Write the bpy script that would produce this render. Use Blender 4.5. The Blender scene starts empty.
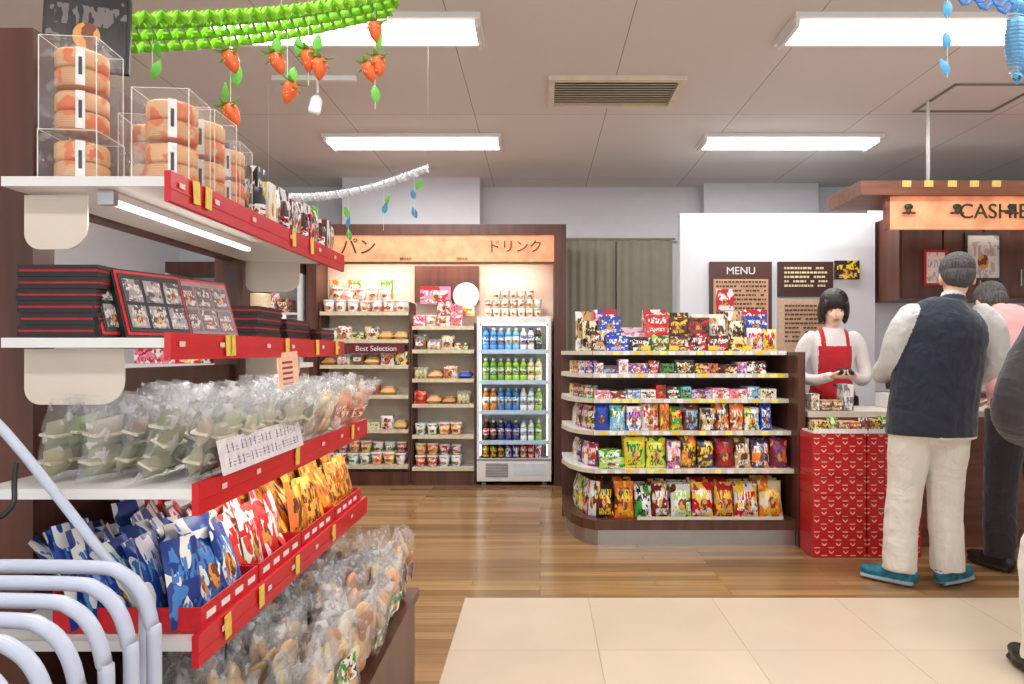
import bpy, math, random
from mathutils import Matrix, Vector
from mathutils.bvhtree import BVHTree
R=random.Random(11)
pi=math.pi
def C(r,g,b):
    def f(c):
        c/=255.0
        return c/12.92 if c<=0.04045 else ((c+0.055)/1.055)**2.4
    return (f(r),f(g),f(b))
WHITE=C(236,234,230); BLACK=C(25,22,24); RED=C(200,20,30); YEL=C(240,205,50); GREEN=C(60,150,60)
BLUE=C(40,70,170); TAN=C(205,160,100); BROWN=C(90,50,30); PINK=C(235,130,160); ORANGE=C(235,120,40)
LBLUE=C(120,190,225); LGREEN=C(170,210,80); PURP=C(110,60,140); CREAM=C(235,220,180); DRED=C(120,15,25)

# ------------------------------------------------------------ materials
def newmat(name):
    m=bpy.data.materials.new(name); m.use_nodes=True
    nt=m.node_tree; return m,nt,nt.nodes['Principled BSDF']
def N(nt,t,**k):
    n=nt.nodes.new(t)
    for a,b in k.items():
        if a.startswith('i_'): n.inputs[a[2:].replace('_',' ')].default_value=b
        else: setattr(n,a,b)
    return n
def simple(name,c,rough=.5,metal=0,var=.08,scale=12,bump=0,emis=0,stretch=None,coat=0):
    m,nt,b=newmat(name)
    tc=N(nt,'ShaderNodeTexCoord'); mp=N(nt,'ShaderNodeMapping')
    if stretch: mp.inputs['Scale'].default_value=stretch
    nz=N(nt,'ShaderNodeTexNoise'); nz.inputs['Scale'].default_value=scale; nz.inputs['Detail'].default_value=4
    nt.links.new(tc.outputs['Object'],mp.inputs['Vector']); nt.links.new(mp.outputs['Vector'],nz.inputs['Vector'])
    rp=N(nt,'ShaderNodeValToRGB'); e=rp.color_ramp.elements
    e[0].position=.3; e[1].position=.7
    e[0].color=(*[x*(1-var) for x in c],1); e[1].color=(*[min(1,x*(1+var)) for x in c],1)
    nt.links.new(nz.outputs['Fac'],rp.inputs['Fac']); nt.links.new(rp.outputs['Color'],b.inputs['Base Color'])
    b.inputs['Roughness'].default_value=rough; b.inputs['Metallic'].default_value=metal
    if coat: b.inputs['Coat Weight'].default_value=coat
    if bump:
        bp=N(nt,'ShaderNodeBump'); bp.inputs['Strength'].default_value=bump; bp.inputs['Distance'].default_value=.01
        nt.links.new(nz.outputs['Fac'],bp.inputs['Height']); nt.links.new(bp.outputs['Normal'],b.inputs['Normal'])
    if emis:
        nt.links.new(rp.outputs['Color'],b.inputs['Emission Color']); b.inputs['Emission Strength'].default_value=emis
    return m
def mathn(nt,op,a,b=None):
    n=N(nt,'ShaderNodeMath',operation=op)
    for i,x in enumerate((a,b)):
        if x is None: continue
        if isinstance(x,(int,float)): n.inputs[i].default_value=x
        else: nt.links.new(x,n.inputs[i])
    return n.outputs[0]
def mixc(nt,f,a,b):
    n=N(nt,'ShaderNodeMix',data_type='RGBA')
    nt.links.new(f,n.inputs[0])
    for i,x in ((6,a),(7,b)):
        if isinstance(x,tuple): n.inputs[i].default_value=(*x,1)
        else: nt.links.new(x,n.inputs[i])
    return n.outputs[2]
def attr_mat(name,printed,rough=.35):
    m,nt,b=newmat(name)
    a1=N(nt,'ShaderNodeAttribute',attribute_name='c1')
    b.inputs['Roughness'].default_value=rough
    if not printed:
        nz=N(nt,'ShaderNodeTexNoise'); nz.inputs['Scale'].default_value=60
        tc=N(nt,'ShaderNodeTexCoord'); nt.links.new(tc.outputs['Object'],nz.inputs['Vector'])
        k=mathn(nt,'MULTIPLY_ADD',nz.outputs['Fac'],.5)
        k.node.inputs[2].default_value=.75
        mx=N(nt,'ShaderNodeVectorMath',operation='SCALE'); nt.links.new(a1.outputs['Color'],mx.inputs[0]); nt.links.new(k,mx.inputs['Scale'])
        nt.links.new(mx.outputs[0],b.inputs['Base Color']); return m
    a2=N(nt,'ShaderNodeAttribute',attribute_name='c2'); a3=N(nt,'ShaderNodeAttribute',attribute_name='c3')
    uv=N(nt,'ShaderNodeUVMap'); sp=N(nt,'ShaderNodeSeparateXYZ'); nt.links.new(uv.outputs[0],sp.inputs[0])
    u,v=sp.outputs[0],sp.outputs[1]; seed=mathn(nt,'MULTIPLY',a1.outputs['Alpha'],97.0)
    def noise(su,sv,sc,off=0):
        cb=N(nt,'ShaderNodeCombineXYZ'); nt.links.new(mathn(nt,'MULTIPLY',u,su),cb.inputs[0]); nt.links.new(mathn(nt,'MULTIPLY',v,sv),cb.inputs[1]); nt.links.new(mathn(nt,'ADD',seed,off),cb.inputs[2])
        n=N(nt,'ShaderNodeTexNoise'); n.inputs['Scale'].default_value=sc; n.inputs['Detail'].default_value=1
        nt.links.new(cb.outputs[0],n.inputs['Vector']); return n.outputs['Fac']
    f1=mathn(nt,'GREATER_THAN',noise(1,1,2.2),.53)
    col=mixc(nt,f1,a1.outputs['Color'],a2.outputs['Color'])
    f2=mathn(nt,'GREATER_THAN',noise(1,1,4.5,31.7),.62)
    col=mixc(nt,f2,col,a3.outputs['Color'])
    du=mathn(nt,'ABSOLUTE',mathn(nt,'SUBTRACT',u,.5)); 
    dv=mathn(nt,'ABSOLUTE',mathn(nt,'SUBTRACT',v,.64))
    blk=mathn(nt,'MULTIPLY',mathn(nt,'LESS_THAN',du,.4),mathn(nt,'LESS_THAN',dv,.13))
    let=mathn(nt,'GREATER_THAN',noise(14,5,1),.5)
    col=mixc(nt,mathn(nt,'MULTIPLY',blk,let),col,a3.outputs['Color'])
    dv2=mathn(nt,'ABSOLUTE',mathn(nt,'SUBTRACT',v,.17))
    blk2=mathn(nt,'MULTIPLY',mathn(nt,'LESS_THAN',du,.33),mathn(nt,'LESS_THAN',dv2,.09))
    let2=mathn(nt,'GREATER_THAN',noise(26,12,1),.5)
    col=mixc(nt,mathn(nt,'MULTIPLY',blk2,let2),col,a3.outputs['Color'])
    dv3=mathn(nt,'SUBTRACT',v,.38); dd=mathn(nt,'ADD',mathn(nt,'POWER',mathn(nt,'ABSOLUTE',du),2.0),mathn(nt,'POWER',mathn(nt,'ABSOLUTE',dv3),2.0))
    pic=mathn(nt,'MULTIPLY',mathn(nt,'LESS_THAN',dd,.03),mathn(nt,'GREATER_THAN',noise(.01,.01,1,5),.45))
    pc=mixc(nt,mathn(nt,'GREATER_THAN',noise(6,6,1),.5),C(215,150,70),C(120,60,30))
    col=mixc(nt,pic,col,pc)
    nt.links.new(col,b.inputs['Base Color'])
    return m
def clear_mat(name,alpha=.2,tint=(.95,.97,1),streak=.25):
    m,nt,b=newmat(name)
    b.inputs['Base Color'].default_value=(*tint,1); b.inputs['Roughness'].default_value=.1
    b.inputs['Specular IOR Level'].default_value=1.0
    tr=N(nt,'ShaderNodeBsdfTransparent'); mx=N(nt,'ShaderNodeMixShader')
    nz=N(nt,'ShaderNodeTexNoise'); nz.inputs['Scale'].default_value=35; nz.inputs['Detail'].default_value=3
    tc=N(nt,'ShaderNodeTexCoord'); nt.links.new(tc.outputs['Object'],nz.inputs['Vector'])
    f=mathn(nt,'MULTIPLY_ADD',mathn(nt,'GREATER_THAN',nz.outputs['Fac'],.6),streak); f.node.inputs[2].default_value=alpha
    bp=N(nt,'ShaderNodeBump'); bp.inputs['Strength'].default_value=.8; bp.inputs['Distance'].default_value=.02
    nt.links.new(nz.outputs['Fac'],bp.inputs['Height']); nt.links.new(bp.outputs['Normal'],b.inputs['Normal'])
    nt.links.new(f,mx.inputs[0]); nt.links.new(tr.outputs[0],mx.inputs[1]); nt.links.new(b.outputs[0],mx.inputs[2])
    nt.links.new(mx.outputs[0],nt.nodes['Material Output'].inputs['Surface'])
    return m
def brick_mat(name,c1,c2,mort,bw,rh,off,ms,rough,grain=None,shift=(0,0,0),freq=2,gcol=.25):
    m,nt,b=newmat(name); tc=N(nt,'ShaderNodeTexCoord'); mp=N(nt,'ShaderNodeMapping')
    mp.inputs['Location'].default_value=shift; nt.links.new(tc.outputs['Object'],mp.inputs['Vector'])
    br=N(nt,'ShaderNodeTexBrick'); br.offset=off; br.offset_frequency=freq; br.squash=1
    br.inputs['Scale'].default_value=1; br.inputs['Color1'].default_value=(*c1,1); br.inputs['Color2'].default_value=(*c2,1); br.inputs['Mortar'].default_value=(*mort,1)
    br.inputs['Mortar Size'].default_value=ms; br.inputs['Brick Width'].default_value=bw; br.inputs['Row Height'].default_value=rh
    br.inputs['Bias'].default_value=0; br.inputs['Mortar Smooth'].default_value=.1
    nt.links.new(mp.outputs[0],br.inputs['Vector']); out=br.outputs['Color']
    if grain:
        m2=N(nt,'ShaderNodeMapping'); m2.inputs['Scale'].default_value=grain; nt.links.new(tc.outputs['Object'],m2.inputs['Vector'])
        nz=N(nt,'ShaderNodeTexNoise'); nz.inputs['Scale'].default_value=1; nz.inputs['Detail'].default_value=6; nt.links.new(m2.outputs[0],nz.inputs['Vector'])
        k=mathn(nt,'MULTIPLY_ADD',nz.outputs['Fac'],gcol*4); k.node.inputs[2].default_value=1-gcol*2
        s=N(nt,'ShaderNodeVectorMath',operation='SCALE'); nt.links.new(out,s.inputs[0]); nt.links.new(k,s.inputs['Scale']); out=s.outputs[0]
    nt.links.new(out,b.inputs['Base Color']); b.inputs['Roughness'].default_value=rough
    return m
MP=attr_mat('printed_package',True,.3); MA=attr_mat('plain_tinted',False,.45)
MC=clear_mat('clear_plastic',.12,streak=.26); MG=clear_mat('clear_acrylic',.06,streak=.1)
MW=simple('white_laminate',C(230,229,227),.35,var=.02)
MRD=simple('red_rail',C(205,18,35),.3,var=.05)
MWD=simple('dark_walnut',C(88,52,40),.4,var=.35,scale=3,stretch=(6,6,.6))
MWB=simple('brown_wood',C(118,72,50),.4,var=.3,scale=3,stretch=(.8,8,8))
MST=simple('brushed_steel',C(175,174,172),.3,metal=.9,var=.05)
MBK=simple('black_plastic',C(24,22,24),.4,var=.1)
MPE=simple('peach_backlit_panel',C(234,144,104),.5,var=.25,scale=9,emis=.5)
MLED=simple('lamp_diffuser',(1,.99,.97),.5,var=0,emis=9)
MLEDS=simple('led_diffuser',(1,.96,.9),.5,var=0,emis=4)
STD=[MP,MA,MC]

# ------------------------------------------------------------ geometry kit
def T(x,y,z): return Matrix.Translation((x,y,z))
def RX(a): return Matrix.Rotation(a,4,'X')
def RY(a): return Matrix.Rotation(a,4,'Y')
def RZ(a): return Matrix.Rotation(a,4,'Z')
def S(x,y,z): return Matrix.Diagonal((x,y,z,1))
def gbox(x0,x1,y0,y1,z0,z1):
    v=[(x0,y0,z0),(x1,y0,z0),(x1,y1,z0),(x0,y1,z0),(x0,y0,z1),(x1,y0,z1),(x1,y1,z1),(x0,y1,z1)]
    f=[(0,1,5,4),(1,2,6,5),(2,3,7,6),(3,0,4,7),(4,5,6,7),(3,2,1,0)]
    return v,f,None
def gprism(poly,z0,z1):
    n=len(poly); v=[(x,y,z0) for x,y in poly]+[(x,y,z1) for x,y in poly]
    f=[tuple(range(n))[::-1],tuple(range(n,2*n))]+[(i,(i+1)%n,n+(i+1)%n,n+i) for i in range(n)]
    return v,f,None
def glathe(prof,n=12):
    v=[];f=[];uv=[]
    for r,z in prof:
        for i in range(n):
            a=2*pi*i/n; v.append((r*math.cos(a),r*math.sin(a),z))
    z0=prof[0][1]; h=max(1e-6,prof[-1][1]-z0)
    for k in range(len(prof)-1):
        for i in range(n):
            j=(i+1)%n; f.append((k*n+i,k*n+j,(k+1)*n+j,(k+1)*n+i))
            a,b=(i/n*2)%1.0,(i/n*2)%1.0+2/n; va,vb=(prof[k][1]-z0)/h,(prof[k+1][1]-z0)/h
            uv.append([(a,va),(b,va),(b,vb),(a,vb)])
    f.append(tuple(range(n))[::-1]); uv.append([(.02,.02)]*n)
    f.append(tuple(range((len(prof)-1)*n,len(prof)*n))); uv.append([(.02,.98)]*n)
    return v,f,uv
def gsphere(nu=12,nv=8):
    v=[(0,0,-1)];f=[]
    for k in range(1,nv):
        a=-pi/2+pi*k/nv
        for i in range(nu): v.append((math.cos(a)*math.cos(2*pi*i/nu),math.cos(a)*math.sin(2*pi*i/nu),math.sin(a)))
    v.append((0,0,1)); t=len(v)-1
    for i in range(nu):
        j=(i+1)%nu; f.append((0,1+j,1+i)); f.append((t,1+(nv-2)*nu+i,1+(nv-2)*nu+j))
        for k in range(nv-2): f.append((1+k*nu+i,1+k*nu+j,1+(k+1)*nu+j,1+(k+1)*nu+i))
    return v,f,None
def gleaf(w,h,curl=.15):
    v=[];f=[];n=8
    for k in range(n+1):
        t=k/n; ww=w/2*math.sin(pi*t)**.8*(1-.25*t)+.0004
        y=curl*h*(t-.5)**2
        v+=[(-ww,y,t*h),(0,y-.1*w,t*h),(ww,y,t*h)]
    for k in range(n):
        a=3*k; f+=[(a,a+1,a+4,a+3),(a+1,a+2,a+5,a+4)]
    return v,f,None
def gbag(w,h,t,nx=8,nz=9,ruf=0,seed=0):
    rr=random.Random(seed); v=[];f=[];uv=[]
    ph=rr.random()*6
    for side in (-1,1):
        for k in range(nz+1):
            b=k/nz
            for i in range(nx+1):
                a=i/nx
                e=1-abs(2*a-1)**2.6; g=max(0,min(1,(b-.05)/.25))*max(0,min(1,(.94-b)/.25)); g=g**.55
                th=t/2*max(e,0)**.6*g
                th+= (rr.random()-.5)*.08*t*(1 if 0<th else 0)
                x=(a-.5)*w*(1-.07*math.sin(pi*b)); z=b*h
                wav=0
                if ruf and b>.7: wav=ruf*math.sin(a*16+ph)*(b-.7)/.3; x*=1+.15*(b-.7)/.3
                v.append((x,side*th+wav,z))
    m=(nx+1)*(nz+1)
    for s in (0,1):
        for k in range(nz):
            for i in range(nx):
                q=[s*m+k*(nx+1)+i,s*m+k*(nx+1)+i+1,s*m+(k+1)*(nx+1)+i+1,s*m+(k+1)*(nx+1)+i]
                u=[(i/nx,k/nz),((i+1)/nx,k/nz),((i+1)/nx,(k+1)/nz),(i/nx,(k+1)/nz)]
                if s: q=q[::-1]; u=[(1-a,b) for a,b in u[::-1]]
                f.append(tuple(q)); uv.append(u)
    return v,f,uv
def catmull(P,k):
    out=[];n=len(P)
    for i in range(n-1):
        p0=P[max(i-1,0)];p1=P[i];p2=P[i+1];p3=P[min(i+2,n-1)]
        for j in range(k):
            t=j/k
            out.append([.5*(2*b+(c-a)*t+(2*a-5*b+4*c-d)*t*t+(3*b-a-3*c+d)*t**3) for a,b,c,d in zip(p0,p1,p2,p3)])
    out.append(list(P[-1])); return out
def gsweep(pts,rad,n=12,k=1,ref=None,round_caps=True):
    rr=[(r,r) if not isinstance(r,(tuple,list)) else tuple(r) for r in rad]
    P=[tuple(p)+r for p,r in zip(pts,rr)]
    if k>1: P=catmull(P,k)
    c=[Vector(p[:3]) for p in P]; ra=[p[3:5] for p in P]
    tg=[(c[min(i+1,len(c)-1)]-c[max(i-1,0)]).normalized() for i in range(len(c))]
    u=Vector(ref) if ref else (Vector((0,0,1)) if abs(tg[0].z)<.8 else Vector((1,0,0)))
    rings=[]
    for i,(p,t) in enumerate(zip(c,tg)):
        u=(u-t*u.dot(t)).normalized(); w=t.cross(u)
        rings.append((p,t,u.copy(),w,ra[i]))
    if round_caps:
        a=rings[0]; b=rings[-1]; pre=[];post=[]
        for ang in (80,60,35):
            s=math.sin(math.radians(ang)); q=math.cos(math.radians(ang))
            m0=min(a[4]);m1=min(b[4])
            pre.append((a[0]-a[1]*m0*s,a[1],a[2],a[3],(a[4][0]*q,a[4][1]*q)))
            post.append((b[0]+b[1]*m1*s,b[1],b[2],b[3],(b[4][0]*q,b[4][1]*q)))
        rings=pre+rings+post[::-1]
    v=[];f=[]
    for p,t,uu,w,(r1,r2) in rings:
        for i in range(n):
            an=2*pi*i/n; v.append(tuple(p+uu*(r1*math.cos(an))+w*(r2*math.sin(an))))
    for q in range(len(rings)-1):
        for i in range(n):
            j=(i+1)%n; f.append((q*n+i,q*n+j,(q+1)*n+j,(q+1)*n+i))
    f.append(tuple(range(n))[::-1]); f.append(tuple(range((len(rings)-1)*n,len(rings)*n)))
    return v,f,None
class MB:
    def __init__(s): s.v=[];s.f=[];s.m=[];s.c=[[],[],[]];s.uv=[];s.sm=[]
    def add(s,g,M=None,m=0,c=WHITE,c2=None,c3=None,smooth=False,seed=None):
        v,f,uv=g; o=len(s.v); c2=c2 or c; c3=c3 or WHITE
        s.v+= [tuple(M@Vector(p)) for p in v] if M is not None else list(v)
        sd=R.random() if seed is None else seed
        for i,q in enumerate(f):
            s.f.append(tuple(a+o for a in q)); s.m.append(m); s.sm.append(smooth)
            s.c[0]+= [*c,sd]; s.c[1]+=[*c2,1]; s.c[2]+=[*c3,1]
            if uv: s.uv+=[x for p in uv[i] for x in p]
            elif len(q)==4: s.uv+=[0,0,1,0,1,1,0,1]
            else: s.uv+=[.02,.02]*len(q)
    def box(s,x0,x1,y0,y1,z0,z1,m=0,**k): s.add(gbox(x0,x1,y0,y1,z0,z1),None,m,**k)
    def obj(s,name,mats=None,parent=None,keep=False):
        me=bpy.data.meshes.new(name)
        if keep: o=Vector((0,0,0))
        else:
            xs=[p[0] for p in s.v];ys=[p[1] for p in s.v];zs=[p[2] for p in s.v]
            o=Vector(((min(xs)+max(xs))/2,(min(ys)+max(ys))/2,min(zs)))
        me.from_pydata([(p[0]-o.x,p[1]-o.y,p[2]-o.z) for p in s.v],[],s.f)
        for mt in (mats or STD): me.materials.append(mt)
        me.polygons.foreach_set('material_index',s.m); me.polygons.foreach_set('use_smooth',s.sm)
        ul=me.uv_layers.new(name='UVMap'); ul.data.foreach_set('uv',s.uv)
        for i,nm in enumerate(('c1','c2','c3')):
            a=me.attributes.new(nm,'FLOAT_COLOR','FACE'); a.data.foreach_set('color',s.c[i])
        me.update(); ob=bpy.data.objects.new(name,me); bpy.context.collection.objects.link(ob); ob.location=o
        if parent: adopt(ob,parent)
        return ob
def adopt(ob,par):
    ob.parent=par; ob.matrix_parent_inverse=Matrix.Translation(-par.location)
def empty(name,loc):
    e=bpy.data.objects.new(name,None); e.location=loc; e.empty_display_size=.1; bpy.context.collection.objects.link(e); return e
def text(name,body,size,loc,mat,parent,rot=(pi/2,0,0),ext=.003,al='CENTER'):
    cu=bpy.data.curves.new(name,'FONT'); cu.body=body; cu.size=size; cu.extrude=ext; cu.align_x=al; cu.align_y='CENTER'
    cu.materials.append(mat); o=bpy.data.objects.new(name,cu); o.location=loc; o.rotation_euler=rot
    bpy.context.collection.objects.link(o); adopt(o,parent); return o
def arealamp(name,x,y,z,sx,sy,en,col,parent=None):
    l=bpy.data.lights.new(name,'AREA'); l.shape='RECTANGLE'; l.size=sx; l.size_y=sy; l.energy=en; l.color=col
    o=bpy.data.objects.new(name,l); o.location=(x,y,z); bpy.context.collection.objects.link(o)
    if parent: adopt(o,parent)

# ------------------------------------------------------------ room shell
CE=2.85
def plain(name,b,mat): 
    m=MB(); m.box(*b); return m.obj(name,[mat],keep=True)
MFL=brick_mat('wood_plank_floor',C(170,132,88),C(128,95,61),C(88,64,42),.95,.075,.37,.0012,.22,grain=(2.2,30,1),freq=3,gcol=.22)
MTL=brick_mat('beige_floor_tile',C(206,188,166),C(199,181,159),C(165,150,133),.6,.6,0,.0022,.35,grain=(3,3,1),gcol=.05,shift=(.365,.19,0))
MCL=brick_mat('ceiling_board',C(222,217,213),C(219,213,209),C(150,143,136),.91,1.82,0,.003,.9,shift=(.455,.6,0))
MWL=simple('wall_paint',C(214,214,219),.8,var=.015)
plain('floor',(-3.7,4.9,-2.6,7.1,-.1,0),MFL)
plain('floor_tiles',(-.365,4.8,-2.5,3.41,.0,.003),MTL)
plain('ceiling',(-3.7,4.9,-2.6,7.1,CE,CE+.1),MCL)
plain('wall_back',(-3.6,4.8,7.0,7.1,0,CE),MWL)
plain('wall_left',(-3.7,-3.6,-2.6,7.1,0,CE),MWL)
plain('wall_right',(4.8,4.9,-2.6,7.1,0,CE),MWL)
w=MB(); w.box(-3.6,4.8,-2.6,-2.5,0,.4);w.box(-3.6,4.8,-2.6,-2.5,2.6,CE)
for x in (-3.6,-.9,1.8,4.6): w.box(x,x+.2,-2.6,-2.5,.4,2.6)
w.obj('wall_front',[MWL],keep=True)
w=MB(); w.box(-1.87,-.57,6.62,7,0,CE); w.obj('wall_column',[MWL])
w=MB(); w.box(1.6,2.72,6.83,7,0,CE); w.obj('wall_column',[MWL])
plain('trim_1',(-.57,1.6,6.96,7,2.3,2.36),MWL)
LC=(.99,.99,.975)
def clamp(x0,x1,y0,y1,power=27):
    m=MB(); m.box(x0-.03,x1+.03,y0-.03,y1+.03,CE-.03,CE-.001,m=0)
    for yy in (y0+.07,y1-.07):
        m.add(gsweep([(x0,yy,CE-.045),(x1,yy,CE-.045)],[.016,.016],8),None,1,smooth=True)
    m.box(x0-.02,x0,y0,y1,CE-.06,CE-.03); m.box(x1,x1+.02,y0,y1,CE-.06,CE-.03)
    e=m.obj('ceiling_light',[MW,MLED])
    arealamp('lamp',(x0+x1)/2,(y0+y1)/2,CE-.068,x1-x0,y1-y0,power,LC,e)
for yy in (5.3,3.42,1.5,-.5):  # rows nearest the camera and behind it are unseen, added as foreground fill
    for xx in (-1.62,1.27): clamp(xx,xx+1.3,yy,yy+.27,29 if yy>3 else 22)
clamp(3.2,4.4,4.2,4.45,16)
m=MB(); x0,x1,y0,y1=.05,.88,4.17,4.66
for b in ((x0,x1,y0,y0+.04),(x0,x1,y1-.04,y1),(x0,x0+.04,y0+.04,y1-.04),(x1-.04,x1,y0+.04,y1-.04)): m.box(*b,CE-.03,CE-.001)
for i in range(10):
    y=y0+.06+i*.04; m.add(gbox(x0+.04,x1-.04,-.015,.015,-.002,.002),T(0,y,CE-.018)@RX(.45))
m.box(x0+.04,x1-.04,y0+.04,y1-.04,CE-.004,CE-.001,m=1)
m.obj('air_vent',[simple('vent_beige',C(225,210,188),.5),simple('vent_dark',C(95,84,74),.8)])
m=MB()
for b in ((2.55,3.1,4.3,4.32),(2.55,3.1,4.78,4.8),(2.55,2.57,4.32,4.78),(3.08,3.1,4.32,4.78)): m.box(*b,CE-.008,CE-.001)
m.obj('ceiling_hatch',[simple('hatch_frame',C(125,120,115),.5)])
m=MB(); m.box(-1.6,-1.1,4.17,4.2,CE-.03,CE-.001); m.add(gsweep([(-1.33,4.185,CE-.03),(-1.33,4.185,CE-.1)],[.008,.008],8)); m.add(glathe([(.03,0),(.035,.01),(.035,.1),(.02,.13)],14),T(-1.33,4.12,CE-.24)@RX(-.5),smooth=True)
m.obj('track_spotlight',[MW])

# ------------------------------------------------------------ product helpers
def rv(c,a=.12): return tuple(max(0,min(1,x*(1+R.uniform(-a,a)))) for x in c)
def bottle(mb,M,c,c2,s=1):
    mb.add(glathe([(.028,0),(.031,.01),(.031,.05)],12),M@S(s,s,s),1,c,smooth=True)
    mb.add(glathe([(.0315,.05),(.0315,.12)],12),M@S(s,s,s),0,c2,c,smooth=True)
    mb.add(glathe([(.031,.12),(.028,.145),(.013,.175)],12),M@S(s,s,s),1,c,smooth=True)
    mb.add(glathe([(.0145,.175),(.0145,.195)],12),M@S(s,s,s),1,WHITE if R.random()<.6 else c2)
def cup(mb,M,c,c2,s=1,lid=None):
    mb.add(glathe([(.034,0),(.046,.085)],14),M@S(s,s,s),0,c,c2,smooth=True)
    mb.add(glathe([(.049,.085),(.049,.093),(.044,.096)],14),M@S(s,s,s),1,lid or WHITE)
def item(mb,kind,M,w,h,d,c,c2,c3):
    if kind=='box': mb.add(gbox(-w/2,w/2,-d/2,d/2,0,h),M,0,c,c2,c3)
    elif kind=='bag': mb.add(gbag(w,h,d,seed=R.random()),M,0,c,c2,c3,smooth=True)
    elif kind=='bottle': bottle(mb,M,c,c2,h/.195)
    elif kind=='cup': cup(mb,M,c,c2,h/.096)
    elif kind=='can': mb.add(glathe([(.026,0),(.03,.008),(.03,h-.008),(.026,h)],12),M,0,c,c2,c3,smooth=True)
    elif kind=='bread':
        mb.add(gbag(w,h,d,seed=R.random()),M@T(0,0,d*.42)@RX(-pi/2+.12)@T(0,0,-h/2),1,c,smooth=True)
        mb.add(gbox(-w*.25,w*.25,-h*.2,h*.2,0,.001),M@T(0,-.01,d*.9)@RX(.15),0,c2,c3)
    elif kind=='roll':
        for q in (-1,0,1): mb.add(gsphere(10,6),M@T(q*w*.31,0,h*.42)@S(w*.17,d*.45,h*.42),1,rv(c),smooth=True)
        mb.add(gbag(w,h*1.1,d,ruf=.006,seed=R.random()),M,2,smooth=True); mb.add(gbox(-w*.3,w*.3,-d*.52,-d*.5,h*.3,h*.6),M,0,c2,c3)
PAL=[RED,WHITE,YEL,BROWN,GREEN,ORANGE,PINK,BLUE,CREAM,BLACK,LGREEN,TAN,DRED,LBLUE,PURP]
def fill(mb,x0,x1,yf,z,specs,rows=2,stack=1,gap=.004,tilt=0,mix=0):
    """specs: (kind,w,h,d,c,c2,c3,n)"""
    x=x0;i=0
    while True:
        k,w,h,d,c,c2,c3,n=specs[i%len(specs)]; i+=1
        if mix:
            h*=R.uniform(1-mix,1+mix*.6); w*=R.uniform(1-mix,1+mix*.5)
            if R.random()<mix*1.5: c2=R.choice(PAL)
            if R.random()<mix*1.2: c3=R.choice(PAL)
            if R.random()<mix*.7: c=R.choice(PAL)
            if R.random()<.5 and n>1: n-=1
        for q in range(n):
            if x+w>x1: return
            for r in range(rows):
                for s in range(stack if k in('box','bread') else 1):
                    if s and R.random()<.2: continue
                    lean=tilt*R.uniform(.6,1.4) if k=='bag' else 0
                    M=T(x+w/2,yf+d/2+.004+r*(d+.006),z+.002+s*(h+.001))@RZ(R.uniform(-.09,.09)*(k!='box'))@RX(-lean)
                    item(mb,k,M,w,h,d,c,c2,c3)
            x+=w+gap
        if i>400: return

# ------------------------------------------------------------ snack gondola
def gpoly(yf,b=5.12,xr=1.582): return [(.34,yf),(xr,yf),(xr,b),(.16,b),(.16,yf+.42),(.2,yf+.2),(.26,yf+.07)]
m=MB()
LV=[(1.205,4.50),(1.06,4.47),(.90,4.46),(.70,4.42),(.468,4.37)]
for z,yf in LV:
    m.add(gprism(gpoly(yf),z-.018,z),m=0)
    pl=[(1.582,yf),(.34,yf),(.26,yf+.07),(.2,yf+.2),(.16,yf+.42)]
    for a,b in zip(pl[:-1],pl[1:]):
        L=math.dist(a,b); an=math.atan2(b[1]-a[1],b[0]-a[0])
        m.add(gbox(0,L,0,.012,-.024,.003),T(a[0],a[1],z)@RZ(an),m=1)
m.add(gprism(gpoly(4.32),.1,.16),m=2); m.add(gprism([(x+(.02 if x<.5 else 0),y+.02) for x,y in gpoly(4.32,5.08)],0,.1),m=3)
m.box(1.584,1.63,4.30,5.14,0.0,1.2,m=2); m.box(.16,1.582,5.12,5.14,0,1.2,m=2)
m.box(.6,1.5,4.315,4.318,.165,.185,m=1)
m.obj('snack_gondola',[MW,simple('price_rail',C(212,204,184),.4,var=.05,scale=40),MWD,MST])
m=MB()
for z,yf in LV:
    x=.38
    while x<1.54:
        m.box(x,x+.04,yf-.0135,yf-.0105,z-.024,z+.001,m=1,c=R.choice([WHITE,WHITE,YEL,C(250,240,120),C(220,215,200)])); x+=R.uniform(.05,.09)
m.obj('price_tags')
m=MB()
z,yf=LV[0]
fill(m,.33,1.57,yf+.015,z,[('bag',.1,.13,.05,BROWN,TAN,WHITE,1),('box',.14,.1,.08,BLUE,C(20,60,200),WHITE,1),('box',.14,.09,.08,BLACK,BROWN,WHITE,1),('box',.11,.1,.08,C(60,90,40),LGREEN,CREAM,1),('box',.13,.095,.08,BROWN,C(160,90,50),CREAM,1),('box',.11,.11,.08,RED,BLACK,WHITE,1),('box',.13,.1,.08,C(70,35,25),RED,WHITE,1),('box',.12,.09,.08,C(60,40,30),CREAM,YEL,1),('bag',.1,.15,.06,WHITE,CREAM,RED,1),('bag',.09,.14,.06,YEL,WHITE,RED,1)],1,1)
fill(m,.28,1.57,yf+.13,z,[('bag',.11,.2,.05,CREAM,BROWN,BLACK,1),('box',.14,.115,.09,BLUE,PURP,WHITE,1),('box',.16,.12,.09,PINK,WHITE,RED,1),('box',.15,.12,.09,RED,C(230,70,60),WHITE,1),('box',.12,.11,.09,DRED,BLACK,YEL,1),('box',.14,.11,.09,BROWN,BLACK,RED,1),('bag',.12,.22,.05,WHITE,TAN,BROWN,1)],1,2)
fill(m,.24,1.57,yf+.25,z,[('bag',.12,.27,.05,TAN,WHITE,BROWN,1),('box',.16,.14,.09,RED,PURP,WHITE,1),('box',.17,.16,.09,WHITE,PINK,PURP,1),('box',.15,.14,.09,C(180,30,40),WHITE,WHITE,1),('box',.15,.13,.09,BLACK,BROWN,YEL,1),('bag',.12,.25,.05,CREAM,WHITE,GREEN,2)],1,2)
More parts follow.
